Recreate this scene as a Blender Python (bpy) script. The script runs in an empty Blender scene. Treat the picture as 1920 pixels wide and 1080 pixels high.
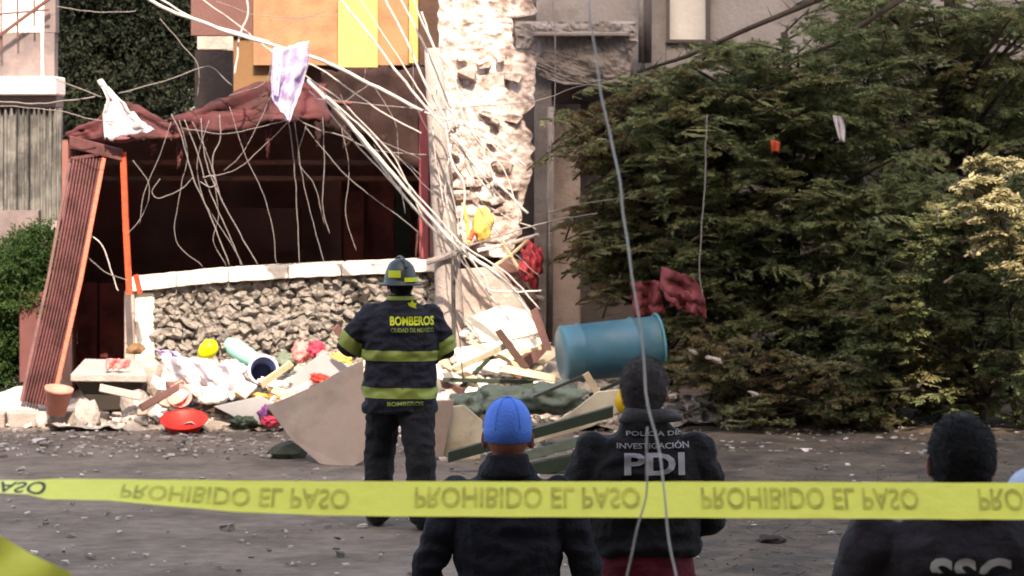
import bpy, bmesh, math, random
import numpy as np
from mathutils import Vector, Matrix, noise
from mathutils.bvhtree import BVHTree

random.seed(7); rng = np.random.default_rng(7)
SC = bpy.context.scene
COL = SC.collection

# ------------------------------------------------------------------ camera
F = 5460.0                       # focal length in photo pixels (1920 wide)
CAMH = 2.6; HORIZON = 280.0
cam_d = bpy.data.cameras.new('camera'); cam = bpy.data.objects.new('camera', cam_d); COL.objects.link(cam)
cam_d.sensor_width = 36.0; cam_d.lens = 36.0 * F / 1920.0
cam_d.shift_y = -(540.0 - HORIZON) / 1920.0
cam.location = (0, 0, CAMH); cam.rotation_euler = (math.radians(90), 0, 0)
cam_d.clip_start = 0.1; cam_d.clip_end = 500
cam_d.dof.use_dof = True; cam_d.dof.focus_distance = 13.0; cam_d.dof.aperture_fstop = 8.0
SC.camera = cam
SC.render.engine = 'CYCLES'
SC.render.resolution_x = 1024; SC.render.resolution_y = 576

# ------------------------------------------------------------------ light
SUN = Vector((0.085, -0.70, 0.68)).normalized()
world = bpy.data.worlds.new('World'); SC.world = world; world.use_nodes = True
wn = world.node_tree.nodes; wl = world.node_tree.links
bg = wn['Background']
sky = wn.new('ShaderNodeTexSky'); sky.sky_type = 'NISHITA'; sky.sun_disc = False
sky.sun_elevation = math.asin(SUN.z); sky.sun_rotation = math.atan2(SUN.x, SUN.y)
sky.dust_density = 3.0; sky.air_density = 1.0; sky.ozone_density = 0.6
wl.new(sky.outputs[0], bg.inputs[0]); bg.inputs[1].default_value = 0.15
sd = bpy.data.lights.new('sun', 'SUN'); sd.energy = 2.3; sd.angle = math.radians(0.5); sd.color = (1.0, 0.94, 0.90)
so = bpy.data.objects.new('sun', sd); COL.objects.link(so)
so.rotation_euler = SUN.to_track_quat('Z', 'Y').to_euler(); so.location = (2, -8, 20)
SC.view_settings.view_transform = 'Standard'; SC.view_settings.look = 'None'
SC.view_settings.exposure = 2.3; SC.view_settings.gamma = 1.0; SC.view_settings.use_curve_mapping = False
SC.view_settings.use_white_balance = True; SC.view_settings.white_balance_temperature = 8200; SC.view_settings.white_balance_tint = 13
SC.cycles.max_bounces = 6; SC.cycles.diffuse_bounces = 3; SC.cycles.transparent_max_bounces = 6

# ------------------------------------------------------------------ helpers
def P(px, py, D):
    """world point seen at photo pixel (px, py) at distance D"""
    return Vector(((px - 960) / F * D, D, CAMH - (py - HORIZON) / F * D))
def GD(py):                      # distance of the ground at a photo row
    return F * CAMH / (py - HORIZON)

def tag(o, label=None, cat=None, group=None, kind=None):
    if label: o['label'] = label
    if cat: o['category'] = cat
    if group: o['group'] = group
    if kind: o['kind'] = kind
    return o
def empty(name, loc=(0, 0, 0), label=None, cat=None, group=None):
    o = bpy.data.objects.new(name, None); COL.objects.link(o); o.location = loc
    o.empty_display_size = 0.1
    return tag(o, label, cat, group)
def link(name, me, parent=None):
    o = bpy.data.objects.new(name, me); COL.objects.link(o)
    if parent:
        o.parent = parent
        o.matrix_parent_inverse = Matrix.Translation(-Vector(parent.location)) if parent.type == 'EMPTY' and not parent.parent else Matrix.Identity(4)
    return o

class MB:
    """collects geometry in world coordinates"""
    def __init__(s): s.v = []; s.f = []
    def add(s, vs, fs):
        n = len(s.v); s.v += [tuple(v) for v in vs]; s.f += [tuple(i + n for i in f) for f in fs]; return s
    def box(s, c, size, rot=None, jit=0.0):
        x, y, z = size[0] / 2, size[1] / 2, size[2] / 2
        vs = [Vector((i * x, j * y, k * z)) for i in (-1, 1) for j in (-1, 1) for k in (-1, 1)]
        if jit: vs = [v + Vector([random.uniform(-jit, jit) * q for q in size]) for v in vs]
        if rot is not None: vs = [rot @ v for v in vs]
        c = Vector(c); vs = [v + c for v in vs]
        return s.add(vs, [(0, 1, 3, 2), (4, 6, 7, 5), (0, 4, 5, 1), (2, 3, 7, 6), (0, 2, 6, 4), (1, 5, 7, 3)])
    def tube(s, pts, r, n=8, cap=True):
        pts = [Vector(p) for p in pts]; rings = []
        rr = r if hasattr(r, '__len__') else [r] * len(pts)
        up = None
        for i, p in enumerate(pts):
            d = (pts[min(i + 1, len(pts) - 1)] - pts[max(i - 1, 0)]).normalized()
            if up is None: up = d.orthogonal().normalized()
            a = (up - d * up.dot(d))
            a = a.normalized() if a.length > 1e-5 else d.orthogonal().normalized()
            up = a; b = d.cross(a)
            rings.append([p + (a * math.cos(t) + b * math.sin(t)) * rr[i] for t in [2 * math.pi * k / n for k in range(n)]])
        vs = [q for ring in rings for q in ring]; fs = []
        for i in range(len(pts) - 1):
            for k in range(n):
                k2 = (k + 1) % n
                fs.append((i * n + k, i * n + k2, (i + 1) * n + k2, (i + 1) * n + k))
        if cap:
            fs.append(tuple(reversed(range(n)))); m = (len(pts) - 1) * n; fs.append(tuple(m + k for k in range(n)))
        return s.add(vs, fs)
    def loft(s, rings, cap=True):
        """rings: list of lists of points with equal count"""
        n = len(rings[0]); vs = [q for r in rings for q in r]; fs = []
        for i in range(len(rings) - 1):
            for k in range(n):
                k2 = (k + 1) % n
                fs.append((i * n + k, i * n + k2, (i + 1) * n + k2, (i + 1) * n + k))
        if cap:
            fs.append(tuple(reversed(range(n)))); m = (len(rings) - 1) * n; fs.append(tuple(m + k for k in range(n)))
        return s.add(vs, fs)
    def prism(s, front, depth):
        """polygon of 3D points extruded by a vector"""
        n = len(front); d = Vector(depth)
        vs = [Vector(p) for p in front] + [Vector(p) + d for p in front]
        fs = [tuple(range(n)), tuple(reversed(range(n, 2 * n)))] + [(i, n + i, n + (i + 1) % n, (i + 1) % n) for i in range(n)]
        return s.add(vs, fs)
    def build(s, name, mat, parent=None, smooth=False, bevel=0.0):
        me = bpy.data.meshes.new(name); me.from_pydata(s.v, [], s.f); me.validate()
        bm = bmesh.new(); bm.from_mesh(me); bmesh.ops.recalc_face_normals(bm, faces=bm.faces)
        if bevel:
            bmesh.ops.bevel(bm, geom=bm.edges[:], offset=bevel, segments=1, affect='EDGES')
        bm.to_mesh(me); bm.free()
        if mat: me.materials.append(mat)
        if smooth: me.polygons.foreach_set('use_smooth', [True] * len(me.polygons))
        return link(name, me, parent)

def thing(o, label, cat, group=None): return tag(o, label, cat, group)

# ------------------------------------------------------------------ materials
MATS = {}
def mat(name, col, rough=0.8, var=0.12, scale=6.0, bump=0.0, bscale=40.0, metal=0.0, col2=None, c2scale=2.0, c2lo=0.45, c2hi=0.6,
        spec=0.3, transl=0.0, island=0.0):
    if name in MATS: return MATS[name]
    m = bpy.data.materials.new(name); m.use_nodes = True; nt = m.node_tree; N = nt.nodes; L = nt.links
    b = N['Principled BSDF']; b.inputs['Roughness'].default_value = rough; b.inputs['Metallic'].default_value = metal
    b.inputs['Specular IOR Level'].default_value = spec
    tc = N.new('ShaderNodeTexCoord'); co = tc.outputs['Object']
    n1 = N.new('ShaderNodeTexNoise'); n1.inputs['Scale'].default_value = scale; n1.inputs['Detail'].default_value = 6
    L.new(co, n1.inputs['Vector'])
    base = N.new('ShaderNodeRGB'); base.outputs[0].default_value = (*col, 1); cur = base.outputs[0]
    if col2:
        n2 = N.new('ShaderNodeTexNoise'); n2.inputs['Scale'].default_value = c2scale; n2.inputs['Detail'].default_value = 5
        n2.inputs['Roughness'].default_value = 0.65
        L.new(co, n2.inputs['Vector'])
        r = N.new('ShaderNodeMapRange'); r.inputs[1].default_value = c2lo; r.inputs[2].default_value = c2hi; L.new(n2.outputs[0], r.inputs[0])
        mx = N.new('ShaderNodeMix'); mx.data_type = 'RGBA'; L.new(r.outputs[0], mx.inputs[0]); L.new(cur, mx.inputs[6]); mx.inputs[7].default_value = (*col2, 1)
        cur = mx.outputs[2]
    r1 = N.new('ShaderNodeMapRange'); r1.inputs[1].default_value = 0.3; r1.inputs[2].default_value = 0.7
    r1.inputs[3].default_value = 1 - var; r1.inputs[4].default_value = 1 + var; L.new(n1.outputs[0], r1.inputs[0])
    mul = N.new('ShaderNodeVectorMath'); mul.operation = 'SCALE'; L.new(cur, mul.inputs[0]); L.new(r1.outputs[0], mul.inputs['Scale'])
    cur = mul.outputs[0]
    if island:
        g = N.new('ShaderNodeNewGeometry'); r3 = N.new('ShaderNodeMapRange'); r3.inputs[3].default_value = 1 - island; r3.inputs[4].default_value = 1 + island
        L.new(g.outputs['Random Per Island'], r3.inputs[0])
        m3 = N.new('ShaderNodeVectorMath'); m3.operation = 'SCALE'; L.new(cur, m3.inputs[0]); L.new(r3.outputs[0], m3.inputs['Scale']); cur = m3.outputs[0]
    L.new(cur, b.inputs['Base Color'])
    if bump:
        n3 = N.new('ShaderNodeTexNoise'); n3.inputs['Scale'].default_value = bscale; n3.inputs['Detail'].default_value = 8; L.new(co, n3.inputs['Vector'])
        bp = N.new('ShaderNodeBump'); bp.inputs['Strength'].default_value = bump; bp.inputs['Distance'].default_value = 0.03
        L.new(n3.outputs[0], bp.inputs['Height']); L.new(bp.outputs[0], b.inputs['Normal'])
    if transl:
        out = N['Material Output']; tr = N.new('ShaderNodeBsdfTranslucent'); L.new(cur, tr.inputs[0])
        ms = N.new('ShaderNodeMixShader'); ms.inputs[0].default_value = transl
        L.new(b.outputs[0], ms.inputs[1]); L.new(tr.outputs[0], ms.inputs[2]); L.new(ms.outputs[0], out.inputs[0])
    MATS[name] = m; return m

asphalt = mat('dusty_asphalt', (0.163, 0.128, 0.102), 0.95, 0.22, 7, 0.7, 30, col2=(0.102, 0.078, 0.060), c2scale=1.1, c2lo=.42, c2hi=.62)
paving = mat('pavement_concrete', (0.23, 0.21, 0.195), 0.95, 0.2, 4, 0.5, 25, col2=(0.15, 0.135, 0.12), c2scale=1.6)
dirt = mat('brown_dirt', (0.085, 0.064, 0.046), 0.98, 0.3, 5, 1.0, 20, col2=(0.045, 0.034, 0.026), c2scale=2.0)
rubble_m = mat('rubble', (0.36, 0.32, 0.29), 0.95, 0.2, 5, 0.6, 40, col2=(0.24, 0.2, 0.17), c2scale=4, island=0.45)
chip_m = mat('debris_chips', (0.30, 0.27, 0.25), 0.95, 0.2, 5, 0.3, 40, island=0.7)
plaster = mat('broken_plaster', (0.58, 0.49, 0.455), 0.95, 0.15, 7, 1.0, 22, col2=(0.26, 0.19, 0.165), c2scale=5, c2lo=0.48, c2hi=0.62)
stone_m = mat('rough_stone', (0.225, 0.206, 0.19), 0.9, 0.25, 9, 1.0, 30, col2=(0.16, 0.138, 0.122), c2scale=9, c2lo=0.5, c2hi=0.65)
mortar = mat('mortar', (0.25, 0.22, 0.195), 0.95, 0.2, 9, 0.5, 50)
cap_m = mat('whitewashed_coping', (0.66, 0.60, 0.54), 0.85, 0.08, 3, 0.3, 30)
pink_plaster = mat('pinkish_render', (0.36, 0.29, 0.265), 0.9, 0.12, 5, 0.4, 30, col2=(0.27, 0.215, 0.19), c2scale=3)
maroon = mat('maroon_paint', (0.20, 0.045, 0.038), 0.6, 0.2, 5, 0.2, 20, col2=(0.10, 0.022, 0.02), c2scale=3)
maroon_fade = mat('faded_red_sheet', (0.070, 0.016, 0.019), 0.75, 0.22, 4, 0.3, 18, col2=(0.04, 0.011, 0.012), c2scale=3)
redgate = mat('red_gate_paint', (0.10, 0.035, 0.036), 0.6, 0.15, 6, 0.2, 18, col2=(0.06, 0.019, 0.019), c2scale=4)
redpost = mat('orange_red_paint', (0.46, 0.065, 0.028), 0.5, 0.15, 8, 0.2, 20)
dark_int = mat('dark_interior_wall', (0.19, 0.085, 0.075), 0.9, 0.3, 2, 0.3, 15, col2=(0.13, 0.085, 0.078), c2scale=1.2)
orange_w = mat('orange_wall', (0.30, 0.165, 0.090), 0.9, 0.08, 2, 0.2, 30, col2=(0.215, 0.12, 0.07), c2scale=2.2)
ochre_w = mat('ochre_wall', (0.15, 0.085, 0.042), 0.9, 0.12, 2, 0.2, 30)
yellow_w = mat('painted_sun_yellow', (0.46, 0.32, 0.11), 0.8, 0.08, 4, 0.2, 30)  # yellow paint stands in for sunlight on the orange wall
mauve_w = mat('dull_maroon_wall', (0.115, 0.058, 0.053), 0.9, 0.12, 2, 0.2, 30)
brownband = mat('dark_brown_and_shade', (0.055, 0.030, 0.022), 0.9, 0.3, 4, 0.3, 20)  # also stands in for shade under the orange wall and the balcony
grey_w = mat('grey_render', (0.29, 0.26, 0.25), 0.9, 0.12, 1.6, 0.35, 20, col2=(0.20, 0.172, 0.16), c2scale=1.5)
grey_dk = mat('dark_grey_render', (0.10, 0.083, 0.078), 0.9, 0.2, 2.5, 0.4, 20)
mauve_r = mat('shade_mauve_render', (0.17, 0.135, 0.135), .9, .15, 2, .3, 20, col2=(0.12, .098, .10), c2scale=2.5)  # darkened so the left house looks shaded
white_w = mat('pale_wall', (0.34, 0.30, 0.28), 0.9, 0.12, 2, 0.3, 20, col2=(0.24, 0.21, 0.20), c2scale=2.5)
white_p = mat('white_paint', (0.74, 0.71, 0.67), 0.7, 0.08, 5, 0.2, 20)
streak = mat('shade_streaked_sheet', (0.15, 0.148, 0.142), 0.8, 0.35, 6, 0.3, 15, col2=(0.07, 0.07, 0.07), c2scale=2.5)  # base darkened to put the left house's shade into the sheets
conc = mat('pole_concrete', (0.25, 0.215, 0.20), 0.9, 0.15, 8, 0.4, 40)
cable_l = mat('pale_cable', (0.42, 0.39, 0.37), 0.6, 0.2, 20)
cable_m = mat('grey_cable', (0.17, 0.15, 0.145), 0.6, 0.2, 20)
cable_d = mat('dark_cable', (0.045, 0.04, 0.038), 0.6, 0.2, 20)
cloth_w = mat('white_cloth', (0.68, 0.63, 0.67), 0.9, 0.1, 6, 0.3, 30, transl=0.25)
cloth_v = mat('lilac_white_cloth', (0.66, 0.60, 0.70), 0.9, 0.1, 6, 0.3, 30, col2=(0.40, 0.32, 0.58), c2scale=5, transl=0.25)
cloth_l = mat('lilac_cloth', (0.58, 0.50, 0.74), 0.9, 0.1, 8, 0.3, 30, transl=0.25)
foam_w = mat('white_board', (0.78, 0.74, 0.64), 0.8, 0.05, 4, 0.2, 20)
tan_b = mat('tan_panel', (0.31, 0.235, 0.195), 0.8, 0.08, 3, 0.2, 12, col2=(0.24, 0.18, 0.145), c2scale=1.8)
beige_b = mat('cream_panel', (0.52, 0.455, 0.34), 0.8, 0.12, 4, 0.2, 14, col2=(0.36, 0.30, 0.22), c2scale=3)
greyboard = mat('blue_grey_panel', (0.27, 0.27, 0.28), 0.7, 0.1, 4)
green_d = mat('dark_green_paint', (0.022, 0.034, 0.022), 0.5, 0.2, 5, 0.2, 20)
green_t = mat('grey_green_tarp', (0.115, 0.14, 0.105), 0.75, 0.2, 5, 0.5, 9)
blue_b = mat('blue_barrel_plastic', (0.034, 0.125, 0.185), 0.5, 0.12, 4, 0.1, 20, spec=0.4, col2=(0.06, 0.14, 0.17), c2scale=3)
blue_bd = mat('dark_blue_plastic', (0.028, 0.04, 0.10), 0.4, 0.08, 4)
rim_w = mat('pale_lilac_plastic', (0.55, 0.52, 0.66), 0.4, 0.05, 4)
yel_p = mat('yellow_plastic', (0.80, 0.72, 0.02), 0.4, 0.05, 4)
amber_p = mat('amber_plastic', (0.52, 0.31, 0.01), 0.4, 0.08, 4)
mint_p = mat('mint_plastic', (0.25, 0.66, 0.50), 0.4, 0.06, 4)
red_p = mat('red_plastic', (0.60, 0.03, 0.02), 0.35, 0.08, 4)
pink_p = mat('pink_plastic', (0.66, 0.20, 0.19), 0.45, 0.1, 4)
terra = mat('terracotta', (0.46, 0.19, 0.15), 0.8, 0.12, 6, 0.2, 30)
purple_p = mat('purple_cloth', (0.12, 0.03, 0.13), 0.6, 0.3, 10)
crimson = mat('crimson_cloth', (0.36, 0.03, 0.06), 0.7, 0.25, 8, 0.3, 20)
dullred = mat('dull_red_tarp', (0.17, 0.036, 0.044), 0.8, 0.2, 4, 0.3, 14)
wood = mat('pale_wood', (0.50, 0.38, 0.25), 0.8, 0.15, 8)
orange_c = mat('orange_cloth', (0.65, 0.38, 0.10), 0.8, 0.2, 8)
bark = mat('bark', (0.05, 0.036, 0.028), 0.95, 0.3, 12, 0.8, 40)
coat_m = mat('navy_fire_coat', (0.011, 0.012, 0.021), 0.9, 0.25, 8, 0.9, 16)
black_c = mat('black_jacket', (0.008, 0.007, 0.008), 0.9, 0.25, 8, 0.9, 16)
dkblue_c = mat('dark_navy_jacket', (0.006, 0.0065, 0.011), 0.9, 0.25, 8, 0.9, 16)
greyc = mat('grey_hood', (0.05, 0.048, 0.048), 0.9, 0.2, 8, 0.35, 60)
ssc_c = mat('dark_plum_grey_jacket', (0.018, 0.0135, 0.016), 0.9, 0.25, 6, 0.9, 16)
red_c = mat('dark_red_trousers', (0.10, 0.008, 0.018), 0.9, 0.25, 6, 0.3, 60)
black_t = mat('black_trousers', (0.008, 0.008, 0.011), 0.9, 0.25, 6, 0.9, 16)
boot_m = mat('black_rubber', (0.010, 0.009, 0.009), 0.5, 0.2, 6)
skin = mat('tanned_skin', (0.21, 0.070, 0.044), 0.6, 0.1, 10, 0.1, 60)
hair_m = mat('black_hair', (0.0055, 0.0048, 0.005), 0.75, 0.3, 60, 0.6, 300)
cap_blue = mat('bright_blue_cap', (0.06, 0.19, 0.66), 0.75, 0.08, 10, 0.2, 90)
cap_grey = mat('dusty_grey_cap', (0.048, 0.042, 0.042), 0.8, 0.15, 10, 0.2, 90)
cap_pale = mat('pale_blue_cap', (0.36, 0.43, 0.55), 0.7, 0.1, 10, 0.2, 90)
helmet_m = mat('dark_teal_helmet', (0.009, 0.019, 0.022), 0.45, 0.15, 6, spec=0.5)
lime = mat('lime_reflective', (0.21, 0.26, 0.055), 0.6, 0.12, 12)
limebright = mat('bright_lime_print', (0.42, 0.48, 0.02), 0.6, 0.06, 12)
print_w = mat('pale_print', (0.27, 0.255, 0.26), 0.7, 0.1, 20)
print_g = mat('cream_grey_print', (0.32, 0.29, 0.26), 0.7, 0.1, 20)
eye_m = mat('eye_white', (0.6, 0.58, 0.55), 0.3, 0.02, 4)
lip_m = mat('lips', (0.26, 0.075, 0.055), 0.5, 0.05, 4)
tape_y = mat('yellow_tape', (0.97, 0.93, 0.13), 0.45, 0.03, 5, 0.15, 25, transl=0.1)
tape_ink = mat('faded_olive_ink', (0.62, 0.58, 0.10), 0.6, 0.3, 30, transl=0.2)
tape_blk = mat('black_tape_ink', (0.03, 0.03, 0.01), 0.6, 0.3, 30)

def glass_mat():
    m = bpy.data.materials.new('window_glass'); m.use_nodes = True
    b = m.node_tree.nodes['Principled BSDF']; b.inputs['Base Color'].default_value = (0.02, 0.02, 0.022, 1)
    b.inputs['Roughness'].default_value = 0.08; b.inputs['Specular IOR Level'].default_value = 0.8
    return m
glass = glass_mat()

def leaf_mat(name, cols, stops):
    m = bpy.data.materials.new(name); m.use_nodes = True; nt = m.node_tree; N = nt.nodes; L = nt.links
    b = N['Principled BSDF']; b.inputs['Roughness'].default_value = 0.75; b.inputs['Specular IOR Level'].default_value = 0.12
    g = N.new('ShaderNodeNewGeometry'); tc = N.new('ShaderNodeTexCoord')
    n = N.new('ShaderNodeTexNoise'); n.inputs['Scale'].default_value = 1.6; n.inputs['Detail'].default_value = 4; L.new(tc.outputs['Object'], n.inputs['Vector'])
    a = N.new('ShaderNodeMath'); a.operation = 'MULTIPLY_ADD'; L.new(g.outputs['Random Per Island'], a.inputs[0]); a.inputs[1].default_value = 0.42
    s2 = N.new('ShaderNodeMapRange'); s2.inputs[1].default_value = 0.32; s2.inputs[2].default_value = 0.68; s2.inputs[3].default_value = 0.0; s2.inputs[4].default_value = 0.62
    L.new(n.outputs[0], s2.inputs[0]); L.new(s2.outputs[0], a.inputs[2])
    r = N.new('ShaderNodeValToRGB'); L.new(a.outputs[0], r.inputs[0])
    el = r.color_ramp.elements; el[0].position = stops[0]; el[0].color = (*cols[0], 1); el[1].position = stops[-1]; el[1].color = (*cols[-1], 1)
    for c, s in zip(cols[1:-1], stops[1:-1]): e = el.new(s); e.color = (*c, 1)
    L.new(r.outputs[0], b.inputs['Base Color'])
    tr = N.new('ShaderNodeBsdfTranslucent'); L.new(r.outputs[0], tr.inputs[0]); ms = N.new('ShaderNodeMixShader'); ms.inputs[0].default_value = 0.25
    L.new(b.outputs[0], ms.inputs[1]); L.new(tr.outputs[0], ms.inputs[2]); L.new(ms.outputs[0], N['Material Output'].inputs[0])
    return m
leaf_main = leaf_mat('grey_green_foliage', [(0.166, 0.101, 0.048), (0.159, 0.147, 0.066), (0.147, 0.167, 0.075), (0.109, 0.147, 0.066), (0.242, 0.256, 0.133)], [0.03, 0.25, 0.5, 0.75, 0.97])
leaf_brown = leaf_mat('browning_foliage', [(0.179, 0.083, 0.045), (0.161, 0.114, 0.06), (0.155, 0.153, 0.078), (0.119, 0.153, 0.072), (0.25, 0.229, 0.13)], [0.05, 0.35, 0.6, 0.82, 0.97])
leaf_dark = leaf_mat('dark_foliage', [(0.013, 0.018, 0.011), (0.02, 0.026, 0.017), (0.029, 0.035, 0.022)], [0.1, 0.5, 0.95])
leaf_bush = leaf_mat('bush_foliage', [(0.02, 0.045, 0.014), (0.03, 0.062, 0.018), (0.045, 0.08, 0.025)], [0.1, 0.5, 0.95])
leaf_pale = leaf_mat('sun_paled_foliage', [(0.165, 0.171, 0.075), (0.285, 0.257, 0.135), (0.405, 0.356, 0.216)], [0.1, 0.5, 0.95])  # leaves paled so the colour helps the sunlit patch

# ================================================================== SETTING
def ground_sheet(name, x0, x1, y0, y1, z, nx, ny, amp, m, edge=0.0):
    mb = MB(); vs = []; fs = []
    for j in range(ny + 1):
        for i in range(nx + 1):
            x = x0 + (x1 - x0) * i / nx; y = y0 + (y1 - y0) * j / ny
            d = noise.noise(Vector((x * 1.3, y * 1.3, 0))) * amp + noise.noise(Vector((x * 5, y * 5, 3))) * amp * 0.35
            if edge:
                ex = min((x - x0), (x1 - x), (y - y0), (y1 - y)) / edge
                if ex < 1: d = d * ex - 0.04 * (1 - ex)
            vs.append((x, y, z + d))
    for j in range(ny):
        for i in range(nx):
            a = j * (nx + 1) + i; fs.append((a, a + 1, a + nx + 2, a + nx + 1))
    mb.add(vs, fs); o = mb.build(name, m, smooth=True); return tag(o, kind='structure')
gb = MB(); gb.add([(-200, -60, -0.03), (200, -60, -0.03), (200, 300, -0.03), (-200, 300, -0.03)], [(0, 1, 2, 3)])
tag(gb.build('ground', asphalt), kind='structure')
ground_sheet('road', -9, 9, 3, 27.3, 0.0, 90, 120, 0.012, asphalt)
ground_sheet('dirt_strip', 0.95, 9.0, 11.5, 29.5, 0.045, 80, 160, 0.05, dirt, edge=0.5)
pv = MB(); pv.box((-4.35, 31.5, 0.05), (10.6, 8.1, 0.14)); tag(pv.build('pavement', paving, bevel=0.01), kind='structure')
kb = MB()
for i in range(11): kb.box((-9.1 + i * 0.97, 27.35 + random.uniform(-.02, .02), 0.062), (0.94, 0.17, 0.15), Matrix.Rotation(random.uniform(-.01, .01), 3, 'Z'))
tag(kb.build('kerb', conc, bevel=0.012), kind='structure')

# --- unseen blocks added behind the camera, shaped to shade the road and the trees
def shade_slab(name, x0, x1, y0, y1, h, label, m):
    t = empty(name, ((x0 + x1) / 2, y0, 0), label, 'building')
    b = MB(); b.box(((x0 + x1) / 2, (y0 + y1) / 2, h / 2), (x1 - x0, y1 - y0, h)); b.build('wall', m, t)  # body of the added unseen block
    w = MB(); z = 1.5
    while z < h - 2:
        x = x0 + 1.5
        while x < x1 - 1.5:
            w.box((x, y1 + 0.01, z + .7), (1.1, 0.06, 1.4)); x += 2.6
        z += 3.0
    tag(w.build('blocker_panes', glass, t), kind='stuff'); return t
YO = -5.0
shade_slab('shade_block', -30, 4.55, YO - 3, YO, 31.1, 'long grey unseen block behind the camera, added to shade the road', white_w)
shade_slab('shade_tower', 4.60, 7.35, YO - 3, YO, 47, 'tall grey unseen tower at camera right, added to shade the right side', white_w)
shade_slab('shade_block', 7.40, 8.75, YO - 1, YO, 30.3, 'narrow low unseen block between the two added towers, leaving a sun gap', white_w)
shade_slab('shade_tower', 8.80, 40, YO - 3, YO, 47, 'wide grey unseen tower farthest to the right, added to shade the trees', white_w)

_tw = [o for o in COL.objects if o.name.startswith('shade_tower')][0]
b = MB(); b.box((8.075, YO - .5, 40.2), (1.43, .8, 13.6)); b.build('gap_blocker', white_w, _tw)  # unseen box added above the gap to trim the sun patch

# ================================================================== FOLIAGE
def foliage(name, clumps, n_per, mtl, parent, leaf=0.078, twig=0.26, droop=0.3, nl=9):
    """clumps: list of (cx,cy,cz,r). feathery sprays with small leaves through the volume of each clump"""
    V = []; Fc = []; cnt = 0
    cl = np.array(clumps); idx = np.repeat(np.arange(len(cl)), n_per); n = len(idx)
    d = rng.normal(size=(n, 3)); d /= np.linalg.norm(d, axis=1)[:, None]
    rad = cl[idx, 3] * (0.35 + 0.75 * rng.random(n) ** 0.7)
    base = cl[idx, :3] + d * rad[:, None] * np.array([1, 1, 0.8])
    dirv = d + rng.normal(size=(n, 3)) * 0.45; dirv[:, 2] -= droop; dirv /= np.linalg.norm(dirv, axis=1)[:, None]
    side = np.cross(dirv, rng.normal(size=(n, 3))); side /= np.linalg.norm(side, axis=1)[:, None]
    L = twig * (0.6 + 0.8 * rng.random(n))
    verts = []; 
    for k in range(nl):
        t = (k + 0.5) / nl; s = 1 if k % 2 else -1
        p0 = base + dirv * (L * t)[:, None]
        ld = dirv * 0.65 + side * s * 0.8 + rng.normal(size=(n, 3)) * 0.28; ld /= np.linalg.norm(ld, axis=1)[:, None]
        ll = leaf * (1.15 - 0.5 * t) * (0.7 + 0.6 * rng.random(n))
        w = np.cross(ld, rng.normal(size=(n, 3))); w /= np.linalg.norm(w, axis=1)[:, None]; w *= (ll * 0.23)[:, None]
        mid = p0 + ld * (ll * 0.5)[:, None]
        verts.append(np.stack([p0, mid + w, p0 + ld * ll[:, None], mid - w], axis=1))
    A = np.concatenate(verts, axis=0).reshape(-1, 3); nq = len(A) // 4
    me = bpy.data.meshes.new(name); me.vertices.add(len(A)); me.vertices.foreach_set('co', A.astype(np.float32).ravel())
    me.loops.add(len(A)); me.loops.foreach_set('vertex_index', np.arange(len(A), dtype=np.int32))
    me.polygons.add(nq); me.polygons.foreach_set('loop_start', np.arange(0, len(A), 4, dtype=np.int32))
    me.polygons.foreach_set('loop_total', np.full(nq, 4, dtype=np.int32)); me.update(); me.validate()
    me.materials.append(mtl)
    o = link(name, me, parent); return o

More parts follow.
